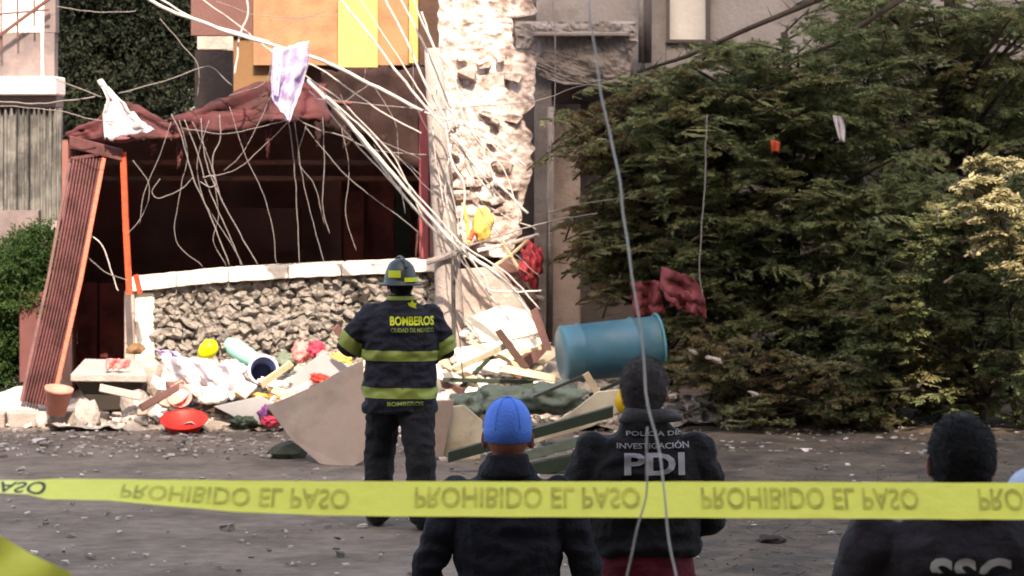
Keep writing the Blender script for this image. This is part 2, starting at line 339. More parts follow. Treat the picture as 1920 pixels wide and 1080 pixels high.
def conifer(name, tips, per, mtl, parent, length=(.45, .85), needle=.048):
    """feathery boughs: each ends at a tip point, arches out of the crown and carries flat drooping sprays of narrow scale leaves"""
    T = np.array([t[:3] for t in tips]); n = len(T)
    az = rng.normal(-math.pi / 2, 0.85, n); out = np.stack([np.cos(az), np.sin(az), rng.uniform(-.15, .55, n)], 1); out /= np.linalg.norm(out, axis=1)[:, None]
    Lb = rng.uniform(*length, n); idx = np.repeat(np.arange(n), per); m = len(idx); u = rng.random(m) ** .75
    dr = rng.uniform(.15, .45, n)
    pos = T[idx] + out[idx] * (Lb[idx] * (u - 1))[:, None]; pos[:, 2] += dr[idx] * Lb[idx] * (1 - u) * u * 1.6
    side = np.cross(out, [0, 0, 1.0]); side /= np.linalg.norm(side, axis=1)[:, None]
    sg = np.where(rng.random(m) < .5, -1, 1)
    d = out[idx] * .8 + side[idx] * (sg * (1.1 - .7 * u))[:, None] + rng.normal(size=(m, 3)) * .16; d[:, 2] -= .22; d /= np.linalg.norm(d, axis=1)[:, None]
    L = (.10 + .16 * (1 - u)) * rng.uniform(.7, 1.2, m) * (Lb[idx] / .65)
    w2 = np.cross(d, rng.normal(size=(m, 3)) * .5 + [0, 0, 1.0]); w2 /= np.linalg.norm(w2, axis=1)[:, None]
    vs = []; nl = 9
    for k in range(nl):
        t = (k + .6) / nl; s = 1 if k % 2 else -1; p0 = pos + d * (L * t)[:, None]
        ld = d * .9 + w2 * (s * .62) + rng.normal(size=(m, 3)) * .14; ld /= np.linalg.norm(ld, axis=1)[:, None]
        ll = needle * (1.2 - .6 * t) * rng.uniform(.7, 1.3, m)
        w = np.cross(ld, np.cross(ld, w2) + rng.normal(size=(m, 3)) * .5); w /= np.linalg.norm(w, axis=1)[:, None]; w *= (ll * .17)[:, None]
        mid = p0 + ld * (ll * .5)[:, None]; vs.append(np.stack([p0, mid + w, p0 + ld * ll[:, None], mid - w], 1))
    w = np.cross(d, w2) * .3 + w2; w /= np.linalg.norm(w, axis=1)[:, None]; w = w * (L * .045)[:, None]; mid = pos + d * (L * .5)[:, None]
    vs.append(np.stack([pos, mid + w, pos + d * L[:, None], mid - w], 1))
    A = np.concatenate(vs, 0).reshape(-1, 3); nq = len(A) // 4
    me = bpy.data.meshes.new(name); me.vertices.add(len(A)); me.vertices.foreach_set('co', A.astype(np.float32).ravel())
    me.loops.add(len(A)); me.loops.foreach_set('vertex_index', np.arange(len(A), dtype=np.int32))
    me.polygons.add(nq); me.polygons.foreach_set('loop_start', np.arange(0, len(A), 4, dtype=np.int32)); me.polygons.foreach_set('loop_total', np.full(nq, 4, dtype=np.int32)); me.update(); me.validate()
    me.materials.append(mtl); o = link(name, me, parent)
    bb_ = MB()
    for i in range(n):
        q = [Vector(T[i] + out[i] * Lb[i] * (v - 1)) + Vector((0, 0, dr[i] * Lb[i] * (1 - v) * v * 1.6)) for v in (0, .35, .7, .95)]; bb_.tube(q, [.012, .009, .006, .002], 4)
    bb_.build('bough_wood', bark, parent); return o

def limbs(mb, root, top, clumps, r):
    root = Vector(root); top = Vector(top); n = 6
    pts = [root.lerp(top, i / n) + Vector((random.uniform(-.05, .05), random.uniform(-.05, .05), 0)) * (0 if i == 0 else 1) for i in range(n + 1)]
    mb.tube(pts, [r * (1 - 0.75 * i / n) for i in range(n + 1)], 9)
    for c in clumps:
        c = Vector(c[:3]); t = min(max((c.z - root.z) / max(top.z - root.z, .1) - 0.2, 0.1), 0.95)
        b = root.lerp(top, t); m = b.lerp(c, .5) + Vector((0, 0, .1))
        mb.tube([b, m, c], [r * .38 * (1 - .7 * t), r * .2, r * .06], 5)

def clumps_in(poly, D0, D1, n, r0, r1):
    """random clump centres that project inside a polygon given in photo pixels"""
    xs = [p[0] for p in poly]; ys = [p[1] for p in poly]; out = []
    def inside(x, y):
        c = False; j = len(poly) - 1
        for i in range(len(poly)):
            if (poly[i][1] > y) != (poly[j][1] > y) and x < (poly[j][0] - poly[i][0]) * (y - poly[i][1]) / (poly[j][1] - poly[i][1]) + poly[i][0]: c = not c
            j = i
        return c
    while len(out) < n:
        x = random.uniform(min(xs), max(xs)); y = random.uniform(min(ys), max(ys))
        if inside(x, y):
            D = random.uniform(D0, D1); p = P(x, y, D); r = random.uniform(r0, r1)
            if p.z > r * .5: out.append((p.x, p.y, p.z, r))
    return out

def tree(label, cat, name, root, top, clumps, mtl, n_per, r=0.12, con=False, **kw):
    t = empty(name, root, label, cat)
    mb = MB(); limbs(mb, root, top, clumps[:40], r); mb.build('trunk', bark, t, smooth=True)
    if con: conifer('crown', clumps, n_per, mtl, t, **kw)
    else: foliage('crown', clumps, n_per, mtl, t, **kw)
    return t

def gp(px, D): v = P(px, 0, D); return Vector((v.x, v.y, 0.0))

tree('big grey green feathery conifer filling the middle of the right side', 'tree', 'conifer_tree', gp(1480, 28.4), P(1480, 60, 28.4),
     clumps_in([(1180, 190), (1250, 130), (1370, 85), (1450, 80), (1520, 60), (1580, 10), (1640, -20), (1700, 300), (1700, 600), (1660, 850), (1500, 830), (1380, 730), (1300, 660), (1230, 420)], 26.9, 28.9, 860, .16, .34),
     leaf_main, 34, .14, con=True)
tree('tall dark green conifer rising behind the others at the top right corner', 'tree', 'conifer_tree', gp(1800, 29.8), P(1780, -120, 29.8),
     clumps_in([(1570, 20), (1600, -60), (1990, -60), (1990, 820), (1620, 820), (1640, 250)], 28.6, 30.6, 620, .2, .38),
     leaf_main, 34, .16, con=True, length=(.5, .95))
tree('browning feathery conifer leaning over the barrel, left edge of the foliage', 'tree', 'conifer_tree', gp(1250, 29.0), P(1240, 230, 28.8),
     clumps_in([(1062, 215), (1130, 185), (1200, 165), (1300, 140), (1340, 260), (1350, 640), (1290, 620), (1240, 540), (1130, 560), (1070, 480), (1110, 330)], 27.6, 29.2, 540, .12, .26),
     leaf_brown, 34, .1, con=True, length=(.35, .65))
tree('leafy green conifer in front at the right edge above the bald dark head', 'tree', 'conifer_tree', gp(1830, 26.9), P(1830, 330, 26.9),
     clumps_in([(1640, 380), (1740, 330), (1960, 310), (1990, 860), (1640, 860), (1540, 780), (1600, 600)], 26.0, 27.6, 330, .14, .28),
     leaf_main, 34, .09, con=True, length=(.4, .7))
tree('sunlit shrub with leaves paled to carry the sun patch at the right edge of the photo', 'shrub', 'pale_shrub', gp(1910, 27.2), P(1880, 380, 26.2),
     clumps_in([(1760, 345), (1800, 350), (1845, 290), (1870, 310), (1885, 390), (1960, 430), (1960, 560), (1900, 520), (1850, 400)], 25.0, 25.7, 62, .06, .13),
     leaf_pale, 34, .03, con=True, length=(.25, .45), needle=.06)
tree('low dark shrub on the dirt beside the blue barrel', 'shrub', 'low_shrub', gp(1400, 26.8), P(1400, 640, 26.8),
     clumps_in([(1250, 660), (1310, 630), (1500, 660), (1640, 740), (1700, 840), (1480, 850), (1400, 820), (1320, 750)], 26.0, 27.3, 150, .10, .2),
     leaf_brown, 30, .04, con=True, length=(.25, .5))
tree('dark green tree behind the collapsed red roof at the top left', 'tree', 'dark_tree', gp(230, 36), P(230, -150, 36),
     clumps_in([(105, -60), (365, -60), (372, 120), (350, 230), (110, 260)], 35, 37, 150, .25, .45), leaf_dark, 90, .15, leaf=.07)
tree('round green bush at the left edge beside the leaning red gate', 'shrub', 'round_bush', gp(45, 29.4), P(55, 500, 29.4),
     clumps_in([(-20, 500), (20, 455), (70, 435), (110, 450), (105, 560), (60, 590), (-20, 570)], 29.0, 29.8, 46, .12, .2) +
     clumps_in([(-25, 570), (50, 590), (38, 700), (-25, 715)], 29.2, 29.8, 22, .1, .16), leaf_bush, 110, .05, leaf=.04, twig=.1)

# loose dark boughs sticking out over the grey building
for k, (pts, lab) in enumerate([([(1195, 135), (1290, 105), (1400, 55), (1545, -5)], 'bare dark bough reaching up to the right past the grey wall, the lower-left one'),
                                ([(1490, 108), (1560, 85), (1620, 45), (1700, -8)], 'bare dark bough crossing the green crown near the top, the right-hand one')]):
    q = [P(x, y, 27.4) for x, y in pts]; b = MB(); b.tube(q, [.012, .02, .024, .03], 7)
    for i in range(14):
        t = random.random(); j = min(int(t * 3), 2); a = q[j].lerp(q[j + 1], t * 3 - j)
        b.tube([a, a + Vector((random.uniform(-.12, .12), random.uniform(-.1, .1), random.uniform(-.05, .15)))], [.007, .002], 4)
    thing(b.build('bough', bark, smooth=True), lab, 'branch')

# ================================================================== BUILDINGS
# --- orange building behind
t = empty('orange_house', (P(600, 0, 32.5).x, 32.5, 0), 'orange rendered house with a yellow painted sun strip behind the collapsed carport', 'house')
def pxbox(mb, x0, y0, x1, y1, D, depth):
    a = P(x0, y1, D); b = P(x1, y0, D)
    mb.box(((a.x + b.x) / 2, D + depth / 2, (a.z + b.z) / 2), (b.x - a.x, depth, b.z - a.z)); return mb
b = MB(); pxbox(b, 475, -80, 800, 122, 32.5, .3); b.build('wall', orange_w, t)
b = MB(); pxbox(b, 438, 62, 540, 215, 32.62, .2); b.build('lower_wall', ochre_w, t)
b = MB(); pxbox(b, 358, -80, 474, 66, 32.56, .3); b.build('side_wall', mauve_w, t)
b = MB(); pxbox(b, 370, 68, 437, 92, 32.55, .2); b.build('ledge', pink_plaster, t)
b = MB(); pxbox(b, 634, -80, 708, 126, 32.36, .13); b.build('sun_strip', yellow_w, t)  # added strip whose yellow colour imitates a patch of sun
b = MB(); pxbox(b, 767, -80, 784, 118, 32.36, .13); b.build('sun_strip', yellow_w, t)
b = MB(); pxbox(b, 541, 123, 822, 215, 32.7, .2); b.build('fascia', brownband, t)  # dark strip; its brown imitates the shadow below the orange wall
b = MB(); pxbox(b, 786, -80, 823, 122, 32.2, .2); b.build('corner_column', brownband, t)
b = MB(); pxbox(b, 365, 94, 437, 300, 33.4, .2); b.build('rear_wall', grey_dk, t)

# --- white house at left
t = empty('white_house', (P(40, 0, 31.5).x, 31.5, 0), 'pale house with a white balcony slab at the left edge', 'house')
b = MB(); pxbox(b, -140, 62, 102, 142, 31.6, .25); b.build('wall', mauve_r, t)
b = MB(); pxbox(b, -140, -90, 82, 60, 32.2, .2); b.build('upper_wall', white_p, t)
b = MB(); pxbox(b, 83, -90, 104, 61, 31.6, .25); b.build('corner_column', mauve_r, t)
b = MB(); pxbox(b, -140, 143, 104, 178, 31.2, .7); b.build('balcony_slab', white_p, t, bevel=.015)
b = MB(); pxbox(b, -140, 180, 106, 200, 31.35, .5); b.build('slab_soffit', mauve_r, t)
for x in (2, 33, 64):
    b = MB(); b.tube([P(x, -60, 31.45), P(x, 98 - x * .75, 31.45)], .012, 6); b.build('railing_bar', mauve_w, t)
b = MB(); b.tube([P(-40, 95, 31.42), P(92, -2, 31.42)], .022, 6); b.build('stair_rail', mauve_w, t)
b = MB(); b.tube([P(-40, 30, 31.42), P(92, 18, 31.42)], .012, 6); b.build('railing_bar', mauve_w, t)
b = MB(); b.tube([P(79, 30, 31.3), P(80, 170, 31.3)], .016, 6); b.build('white_pipe', white_p, t)
b = MB(); pxbox(b, -140, 395, 72, 560, 31.0, .2); b.build('lower_wall', mauve_r, t)
b = MB(); pxbox(b, -140, 562, 60, 800, 31.05, .2); b.build('base_wall', mauve_r, t)
b = MB(); pxbox(b, -140, 201, 60, 394, 31.9, .2); b.build('rear_wall', mauve_r, t)
# hanging corrugated sheets under the slab
xs = -60; k = 0
while xs < 118:
    w = random.uniform(17, 26); ring = []; bot = random.uniform(385, 415) if xs < 60 else random.uniform(410, 440)
    vs = []; fs = []; n = 8
    for j in range(7):
        y = 202 + (bot - 202) * j / 6
        for i in range(n + 1):
            p = P(xs + w * i / n, y, 31.4 + .05 * math.sin(i * 1.7 + k) + .05 * noise.noise(Vector((i * .5, j * .7, k)))); vs.append(p)
    for j in range(6):
        for i in range(n):
            a = j * (n + 1) + i; fs.append((a, a + 1, a + n + 2, a + n + 1))
    m2 = [v + Vector((0, .02, 0)) for v in vs]; o = len(vs)
    fs2 = fs + [tuple(reversed([q + o for q in f])) for f in fs]
    MB().add(vs + m2, fs2).build('hanging_sheet', streak, t, smooth=True); xs += w + random.uniform(0, 3); k += 1

# --- grey building at right (shade)
t = empty('grey_house', (P(1200, 0, 31.6).x, 31.6, 0), 'grey rendered building with a broken balcony, half hidden by the trees', 'building')
b = MB(); pxbox(b, 1006, -90, 1248, 170, 31.8, .3); pxbox(b, 1332, -90, 2300, 170, 31.8, .3); pxbox(b, 1249, 80, 1331, 170, 31.8, .3); b.build('wall', grey_w, t)
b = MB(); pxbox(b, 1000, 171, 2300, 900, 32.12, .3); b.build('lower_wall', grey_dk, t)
b = MB(); pxbox(b, 1036, 195, 1088, 700, 31.3, .3); b.build('pier', pink_plaster, t)
b = MB(); pxbox(b, 1002, 130, 1034, 700, 31.0, .3); b.build('pier', grey_w, t)
f_ = MB(); pxbox(f_, 1249, -90, 1256, 80, 31.75, .1); pxbox(f_, 1324, -90, 1332, 80, 31.75, .1); pxbox(f_, 1256, 74, 1324, 80, 31.75, .1)
wf = f_.build('window', grey_dk, t)
b = MB(); pxbox(b, 1256, -90, 1324, 74, 31.9, .02); b.build('painted_reflection', white_p, wf)  # white panel imitates bright sky reflected in the window
for x, w in ((1203, .035), (1214, .045)):
    b = MB(); b.tube([P(x, -60, 31.6), P(x, 118, 31.6)], w, 8); b.build('drainpipe', cable_m if w < .04 else grey_dk, t, smooth=True)
b = MB(); b.tube([P(1033, 200, 30.7), P(1030, 640, 30.7)], .035, 8); b.build('drainpipe', conc, t, smooth=True)
def rough_wall(name, rows, D, thick, m, parent, amp=.05, nu=46, nv=80, fr=3.0, edge=6, seed=0):
    """rows: (py, left px, right px). A wall with a lumpy broken face and real thickness."""
    ys = [r[0] for r in rows]; vs = []; fs = []
    for j in range(nv + 1):
        y = ys[0] + (ys[-1] - ys[0]) * j / nv
        l = np.interp(y, ys, [r[1] for r in rows]) + edge * noise.noise(Vector((seed, y * .05, 1))) * 2
        r = np.interp(y, ys, [r[2] for r in rows]) + edge * noise.noise(Vector((seed, y * .07, 5))) * 2
        for i in range(nu + 1):
            x = l + (r - l) * i / nu; p = P(x, y, D)
            q = Vector((p.x * fr, seed, p.z * fr))
            c = noise.cell(q * 1.6) * .18 + noise.noise(q * 1.0) + .6 * noise.noise(q * 3.1) + .35 * noise.noise(q * 8)
            e = 1 if 0 < i < nu and 0 < j < nv else 0.2
            p.y -= amp * c * e; vs.append(p)
    W = nu + 1
    for j in range(nv):
        for i in range(nu):
            a = j * W + i; fs.append((a, a + 1, a + W + 1, a + W))
    n0 = len(vs); border = [i for i in range(W)] + [j * W + nu for j in range(1, nv + 1)] + [nv * W + i for i in range(nu - 1, -1, -1)] + [j * W for j in range(nv - 1, 0, -1)]
    for bidx in border: v = vs[bidx].copy(); v.y = D + thick; vs.append(v)
    m_ = len(border)
    for k in range(m_): fs.append((border[k], border[(k + 1) % m_], n0 + (k + 1) % m_, n0 + k))
    fs.append(tuple(n0 + k for k in range(m_)))
    return MB().add(vs, fs).build(name, m, parent)
rough_wall('balcony', [(40, 966, 1195), (95, 968, 1190), (112, 980, 1185), (140, 1010, 1180), (158, 1060, 1176)], 30.9, .6, grey_w, t, amp=.07, nu=50, nv=26, seed=4)
b = MB(); pxbox(b, 1008, 132, 1186, 190, 31.75, .04); b.build('painted_gap_shade', brownband, t)  # flat dark panel; its colour imitates the shaded gap under the balcony
b = MB(); pxbox(b, 1000, 60, 1180, 68, 30.75, .15); b.build('balcony_edge', conc, t, bevel=.01)

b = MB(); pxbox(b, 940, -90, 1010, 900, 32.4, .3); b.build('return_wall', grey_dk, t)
# --- torn masonry wall, sunlit
t = empty('broken_wall', (P(900, 0, 29.6).x, 29.6, 0), 'tall pale wall with its render torn open, sunlit behind the concrete pole', 'wall')
rough_wall('wall', [(-60, 822, 1004), (28, 822, 1004), (34, 822, 962), (95, 824, 962), (104, 826, 1004), (198, 828, 1002), (215, 830, 978), (260, 835, 1000), (330, 842, 996), (380, 850, 980), (440, 858, 975), (482, 866, 950)],
           29.6, .5, plaster, t, amp=.055, nu=84, nv=190, fr=1.9, edge=4, seed=9)
# exposed broken bricks in the torn face
k = 0
for i in range(60):
    y = random.uniform(100, 470); x = random.uniform(845, np.interp(y, [34, 95, 104, 200, 260, 480], [950, 950, 990, 985, 985, 940]))
    if noise.noise(Vector((x * .02, y * .02, 7))) < -.02: continue
    s = random.uniform(.05, .13); p = P(x, y, 29.56 + random.uniform(-.02, .05))
    b = MB(); b.box((0, 0, 0), (s * 1.5, .12, s * .8), Matrix.Rotation(random.uniform(-.4, .4), 3, 'Y') @ Matrix.Rotation(random.uniform(-.3, .3), 3, 'X'), .2)
    o = b.build('brick', plaster if random.random() < .88 else pink_plaster, t, bevel=.006); o.location = p; k += 1
    # locate in world although the parent Empty is offset
    o.matrix_parent_inverse = Matrix.Translation(-Vector(t.location))
# masonry rear part and right return so the wall stands on something
b = MB(); pxbox(b, 845, 480, 1010, 790, 30.3, .3); b.build('base_wall', mauve_w, t)

# --- lattice truss and red drum in the hole at the wall's foot
t = empty('lattice_truss', P(950, 500, 29.2), 'bent orange and cream lattice truss at the foot of the torn wall', 'truss')
for a, c, w, m in [((895, 470), (1010, 440), .02, plaster), ((925, 500), (990, 450), .018, wood), ((940, 450), (1005, 560), .018, wood), ((960, 540), (1020, 560), .02, plaster),
                   ((900, 395), (880, 450), .03, redpost), ((868, 380), (880, 455), .022, orange_c)]:
    b = MB(); b.tube([P(*a, 29.2), P((a[0] + c[0]) / 2 + 2, (a[1] + c[1]) / 2 + 2, 29.2), P(*c, 29.15)], w, 6); b.build('strut', m, t)
def blob(name, px, py, D, sx, sy, sz, m, amp=.15, seed=0, sub=3, parent=None, rot=(0, 0, 0), flat=False, fr=1.8):
    bm = bmesh.new(); bmesh.ops.create_icosphere(bm, subdivisions=sub, radius=1)
    R = Matrix.Rotation(rot[2], 3, 'Z') @ Matrix.Rotation(rot[1], 3, 'Y') @ Matrix.Rotation(rot[0], 3, 'X')
    for v in bm.verts:
        d = 1 + amp * noise.noise(v.co * fr + Vector((seed * 3.1, 0, 0))) * 1.6 + amp * .6 * noise.noise(v.co * fr * 2.7 + Vector((0, seed, 0)))
        v.co = R @ Vector((v.co.x * sx * d, v.co.y * sy * d, v.co.z * sz * d))
    me = bpy.data.meshes.new(name); bm.to_mesh(me); bm.free(); me.materials.append(m)
    if not flat: me.polygons.foreach_set('use_smooth', [True] * len(me.polygons))
    o = link(name, me, None); o.location = P(px, py, D)
    if parent: o.parent = parent; o.matrix_parent_inverse = Matrix.Translation(-Vector(parent.location))
    return o
thing(blob('red_bundle', 997, 495, 29.0, .10, .11, .19, mat('pinkish_red_plastic', (0.42, 0.045, 0.06), .5, .2, 9), .35, 3, 4, fr=2.6), 'glossy red bundle squeezed beside the lattice truss', 'bundle')
thing(blob('maroon_cloth', 960, 520, 29.6, .22, .06, .2, mauve_w, .2, 5), 'dull maroon cloth behind the lattice truss at the wall foot', 'cloth')
thing(blob('orange_cloth', 905, 420, 29.2, .1, .06, .17, orange_c, .25, 6), 'orange yellow cloth hanging at the bottom of the torn wall', 'cloth')

# ================================================================== STONE WALL
t = empty('stone_wall', (P(480, 0, 28.8).x, 28.8, 0), 'low rough stone wall with a white coping behind the rubble', 'wall')
DW = 28.8
def wtop(x): return np.interp(x, [240, 400, 560, 730, 830], [522, 506, 497, 490, 486])
bb = MB(); bb.prism([P(236, wtop(240) + 16, DW + .1), P(840, wtop(840) + 16, DW + .1), P(840, 790, DW + .1), P(236, 790, DW + .1)], (0, .35, 0)); bb.build('core', mortar, t)
xs = [238, 330, 428, 540, 640, 742, 840]
for i in range(6):
    a, c = xs[i] + 1, xs[i + 1] - 1
    mb = MB(); n = 8; top = []; bot = []
    for k in range(n + 1):
        x = a + (c - a) * k / n; w = 26 - (x - 238) * .006
        top.append(P(x, wtop(x) + 1.5 * noise.noise(Vector((x * .1, 0, 0))), DW - .06)); bot.append(P(x, wtop(x) + w + 2 * noise.noise(Vector((x * .1, 3, 0))), DW - .06))
    mb.prism(top + bot[::-1], (0, .62, 0)); mb.build('coping_slab', cap_m, t, bevel=.008)
b = MB(); pxbox(b, 233, 545, 252, 760, DW - .02, .5); b.build('pillar', pink_plaster, t, bevel=.01)
b = MB(); pxbox(b, 253, 549, 289, 760, DW + .02, .5); b.build('pillar', cap_m, t, bevel=.01)
# individual stones (row packing with uneven widths)
y = 0; row = 0; cnt = 0
while cnt < 290 and y < 235:
    h = random.uniform(13, 21); x = 291 + random.uniform(-6, 4)
    while x < 822 and cnt < 290:
        w = random.uniform(17, 34); X = x + w / 2; Y = 541 + y + h / 2 + (wtop(X) - wtop(290)) + random.uniform(-3, 3)
        if Y < 735 and not (Y > 690 and X > 400):
            s = 28.8 / F
            o = blob('stone', X, Y, DW + .115 - random.uniform(0, .05), w * .62 * s, random.uniform(.04, .12), h * .66 * s, stone_m, .5, cnt * 1.7, 2, t, (0, random.uniform(-.7, .7), 0), flat=True, fr=1.9); cnt += 1
        x += w
    y += h * .97; row += 1

# ================================================================== CARPORT
t = empty('collapsed_carport', (P(480, 0, 28.6).x, 28.6, 0), 'collapsed maroon carport with a sagging roof and black interior', 'carport')
# interior shell
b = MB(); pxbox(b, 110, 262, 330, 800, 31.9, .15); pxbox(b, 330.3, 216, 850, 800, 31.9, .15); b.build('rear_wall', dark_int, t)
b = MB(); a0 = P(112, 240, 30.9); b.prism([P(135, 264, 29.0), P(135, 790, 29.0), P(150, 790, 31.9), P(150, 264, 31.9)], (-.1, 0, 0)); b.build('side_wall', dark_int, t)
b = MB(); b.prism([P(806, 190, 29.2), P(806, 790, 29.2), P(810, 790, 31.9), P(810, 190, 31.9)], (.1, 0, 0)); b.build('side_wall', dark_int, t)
b = MB(); pxbox(b, 236, 560, 242, 760, 29.2, 2.4); b.build('partition', maroon, t)
for x0, x1 in ((140, 182), (186, 232)):
    b = MB(); pxbox(b, x0, 530, x1, 790, 30.6, .05); b.build('door_leaf', maroon, t, bevel=.006)
for x0, x1, m in ((598, 640, dark_int), (690, 738, maroon), (742, 770, green_d)):
    b = MB(); pxbox(b, x0, 335, x1, 520, 31.4, .06); b.build('rear_door_leaf', m, t)
for y_, w_ in ((300, .05), (330, .035)):
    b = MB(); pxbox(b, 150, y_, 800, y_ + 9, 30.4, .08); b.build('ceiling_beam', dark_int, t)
b = MB(); pxbox(b, 430, 390, 560, 470, 31.0, .4); b.build('shelf', mauve_w, t)
b = MB(); pxbox(b, 645, 360, 682, 520, 31.3, .15); b.build('rear_post', maroon, t)
cloth_args = None
# roof sheets: warped, with thickness, front edge follows the sag
def sheet(name, front, rear, m, parent, thick=.03, n=40, crump=.03, seed=0, nv=10):
    """ruled crumpled sheet between two polylines of world points"""
    def ev(pl, u):
        u *= len(pl) - 1; i = min(int(u), len(pl) - 2); return pl[i].lerp(pl[i + 1], u - i)
    vs = []; fs = []
    for j in range(nv + 1):
        for i in range(n + 1):
            u = i / n; v = j / nv; p = ev(front, u).lerp(ev(rear, u), v)
            d = noise.noise_vector(Vector((u * 7, v * 3, seed))) * crump + noise.noise_vector(Vector((u * 20, v * 9, seed + 4))) * crump * .4
            vs.append(p + d)
    W = n + 1
    for j in range(nv):
        for i in range(n): a = j * W + i; fs.append((a, a + 1, a + W + 1, a + W))
    mb = MB().add(vs, fs); me = bpy.data.meshes.new(name); me.from_pydata(mb.v, [], mb.f)
    me.materials.append(m); o = link(name, me, parent); me.polygons.foreach_set('use_smooth', [True] * len(me.polygons))
    sm = o.modifiers.new('solidify', 'SOLIDIFY'); sm.thickness = thick
    return o
sheet('roof_sheet', [P(132, 262, 28.4), P(230, 262, 28.4), P(325, 240, 28.4), P(440, 205, 28.5), P(520, 185, 28.6), P(650, 190, 28.9), P(806, 195, 29.0)],
      [P(132, 246, 31.9), P(230, 238, 31.9), P(325, 222, 31.9), P(440, 190, 31.9), P(520, 175, 31.9), P(650, 180, 31.9), P(806, 185, 31.9)], maroon, t, crump=.03, seed=1)
sheet('fascia', [P(318, 222, 28.36), P(400, 196, 28.36), P(500, 160, 28.4), P(560, 150, 28.5), P(612, 165, 28.6)],
      [P(322, 262, 28.32), P(400, 246, 28.30), P(500, 226, 28.3), P(560, 222, 28.4), P(612, 232, 28.5)], maroon_fade, t, crump=.07, seed=3)
sheet('fascia', [P(606, 130, 28.9), P(700, 128, 28.9), P(800, 132, 29.0)], [P(606, 236, 28.95), P(700, 262, 29.0), P(802, 330, 29.05)], mat('near_black_sheet', (0.028, 0.013, 0.012), .9, .3, 3, .3, 18), t, crump=.05, seed=6)  # near-black brown sheet for the right-hand fascia
sheet('fascia', [P(128, 246, 28.3), P(180, 226, 28.3), P(222, 186, 28.4), P(262, 202, 28.4), P(322, 226, 28.4)],
      [P(130, 262, 28.3), P(180, 262, 28.3), P(222, 258, 28.3), P(262, 262, 28.32), P(322, 262, 28.34)], maroon_fade, t, crump=.03, seed=9)
for x_, y_, l_, w_ in ((330, 262, 55, 16), (372, 250, 30, 22), (455, 238, 42, 14), (498, 230, 70, 10), (590, 228, 50, 18), (640, 245, 35, 24), (715, 262, 60, 12), (282, 266, 26, 14)):
    sheet('torn_strip', [P(x_, y_ - 8, 28.45), P(x_ + w_, y_ - 10, 28.45)], [P(x_ + 4, y_ + l_, 28.5), P(x_ + w_ * .5, y_ + l_ - 6, 28.5)], maroon_fade if x_ < 560 else MATS['near_black_sheet'], t, .008, 6, .03, x_ * .1, 8)
b = MB(); b.prism([P(130, 254, 28.2), P(228, 280, 28.2), P(228, 302, 28.2), P(130, 278, 28.2)], (0, .1, 0)); b.build('beam', redgate, t, bevel=.006)
b = MB(); b.tube([P(132, 256, 28.35), P(134, 420, 28.3), P(128, 470, 28.3)], .03, 4); b.build('side_post', maroon_fade, t)
b = MB(); q = [P(231, 285, 28.25), P(236, 420, 28.25), P(243, 552, 28.25)]; b.tube(q, .04, 4); b.build('front_post', redpost, t)
b = MB(); b.tube([P(254, 515, 28.3), P(262, 550, 28.3)], .03, 5); b.build('post_foot', redpost, t)
b = MB(); pxbox(b, 786, 205, 803, 640, 28.9, .12); b.build('rear_post', mat('plum_red_paint', (0.20, 0.045, 0.055), .7), t, bevel=.006)

# --- leaning ribbed red gate
t = empty('leaning_gate', P(70, 755, 27.9), 'ribbed red metal gate leaning against the carport at left', 'gate')
TL, TR, BL, BR = (136, 300), (192, 290), (42, 752), (92, 762)
n = 9
for i in range(n):
    u0, u1 = i / n, (i + 1) / n
    def lp(u, v, d=0): 
        a = P(TL[0] + (TR[0] - TL[0]) * u, TL[1] + (TR[1] - TL[1]) * u, 28.15 + .12 * u); c = P(BL[0] + (BR[0] - BL[0]) * u, BL[1] + (BR[1] - BL[1]) * u, 27.4 + .12 * u)
        p = a.lerp(c, v); p.y -= d; p.x += .03 * math.sin(v * 3.1); return p
    mb = MB(); rings = []
    for k in range(13):
        v = k / 12; e = (u1 - u0)
        rings.append([lp(u0 + e * .04, v, 0), lp(u0 + e * .3, v, .022), lp(u0 + e * .7, v, .022), lp(u0 + e * .96, v, 0), lp(u0 + e * .96, v, -.015), lp(u0 + e * .04, v, -.015)])
    mb.loft(rings); mb.build('slat', redgate, t)
def gl(a, c, w, m, nm):
    mb = MB(); mb.tube([a, a.lerp(c, .5) + Vector((.02, 0, 0)), c], w, 4); mb.build(nm, m, t)
gl(P(196, 292, 28.25), P(98, 764, 27.45), .028, redpost, 'frame_edge'); gl(P(132, 300, 28.2), P(40, 752, 27.4), .02, redgate, 'frame_edge')  # right edge gets brighter orange to imitate sunlight falling on it
gl(P(132, 297, 28.16), P(196, 288, 28.24), .02, redgate, 'frame_edge')
b = MB(); pxbox(b, 36, 548, 84, 718, 29.0, .4); thing(b.build('utility_cabinet', mat('brown_red_box', (0.11, 0.04, 0.038), .7), bevel=.01), 'plain brown red metal cabinet behind the leaning gate', 'cabinet')

# --- concrete pole
mb = MB(); mb.tube([P(812, 92, 28.3), P(822, 260, 28.2), P(838, 480, 28.1), P(848, 700, 28.0), P(850, 790, 27.95)], [.085, .10, .125, .15, .155], 16)
pole = mb.build('concrete_pole', conc, smooth=True); thing(pole, 'grey concrete utility pole where the white cables cross, beside the torn wall', 'pole')
mb = MB(); mb.tube([P(850, 480, 27.9), P(852, 700, 27.8)], .018, 6); mb.build('conduit', cable_d, pole)
mb = MB(); mb.tube([P(800, 492, 27.96), P(872, 470, 27.9)], .03, 6); mb.build('clamp_band', cable_m, pole)

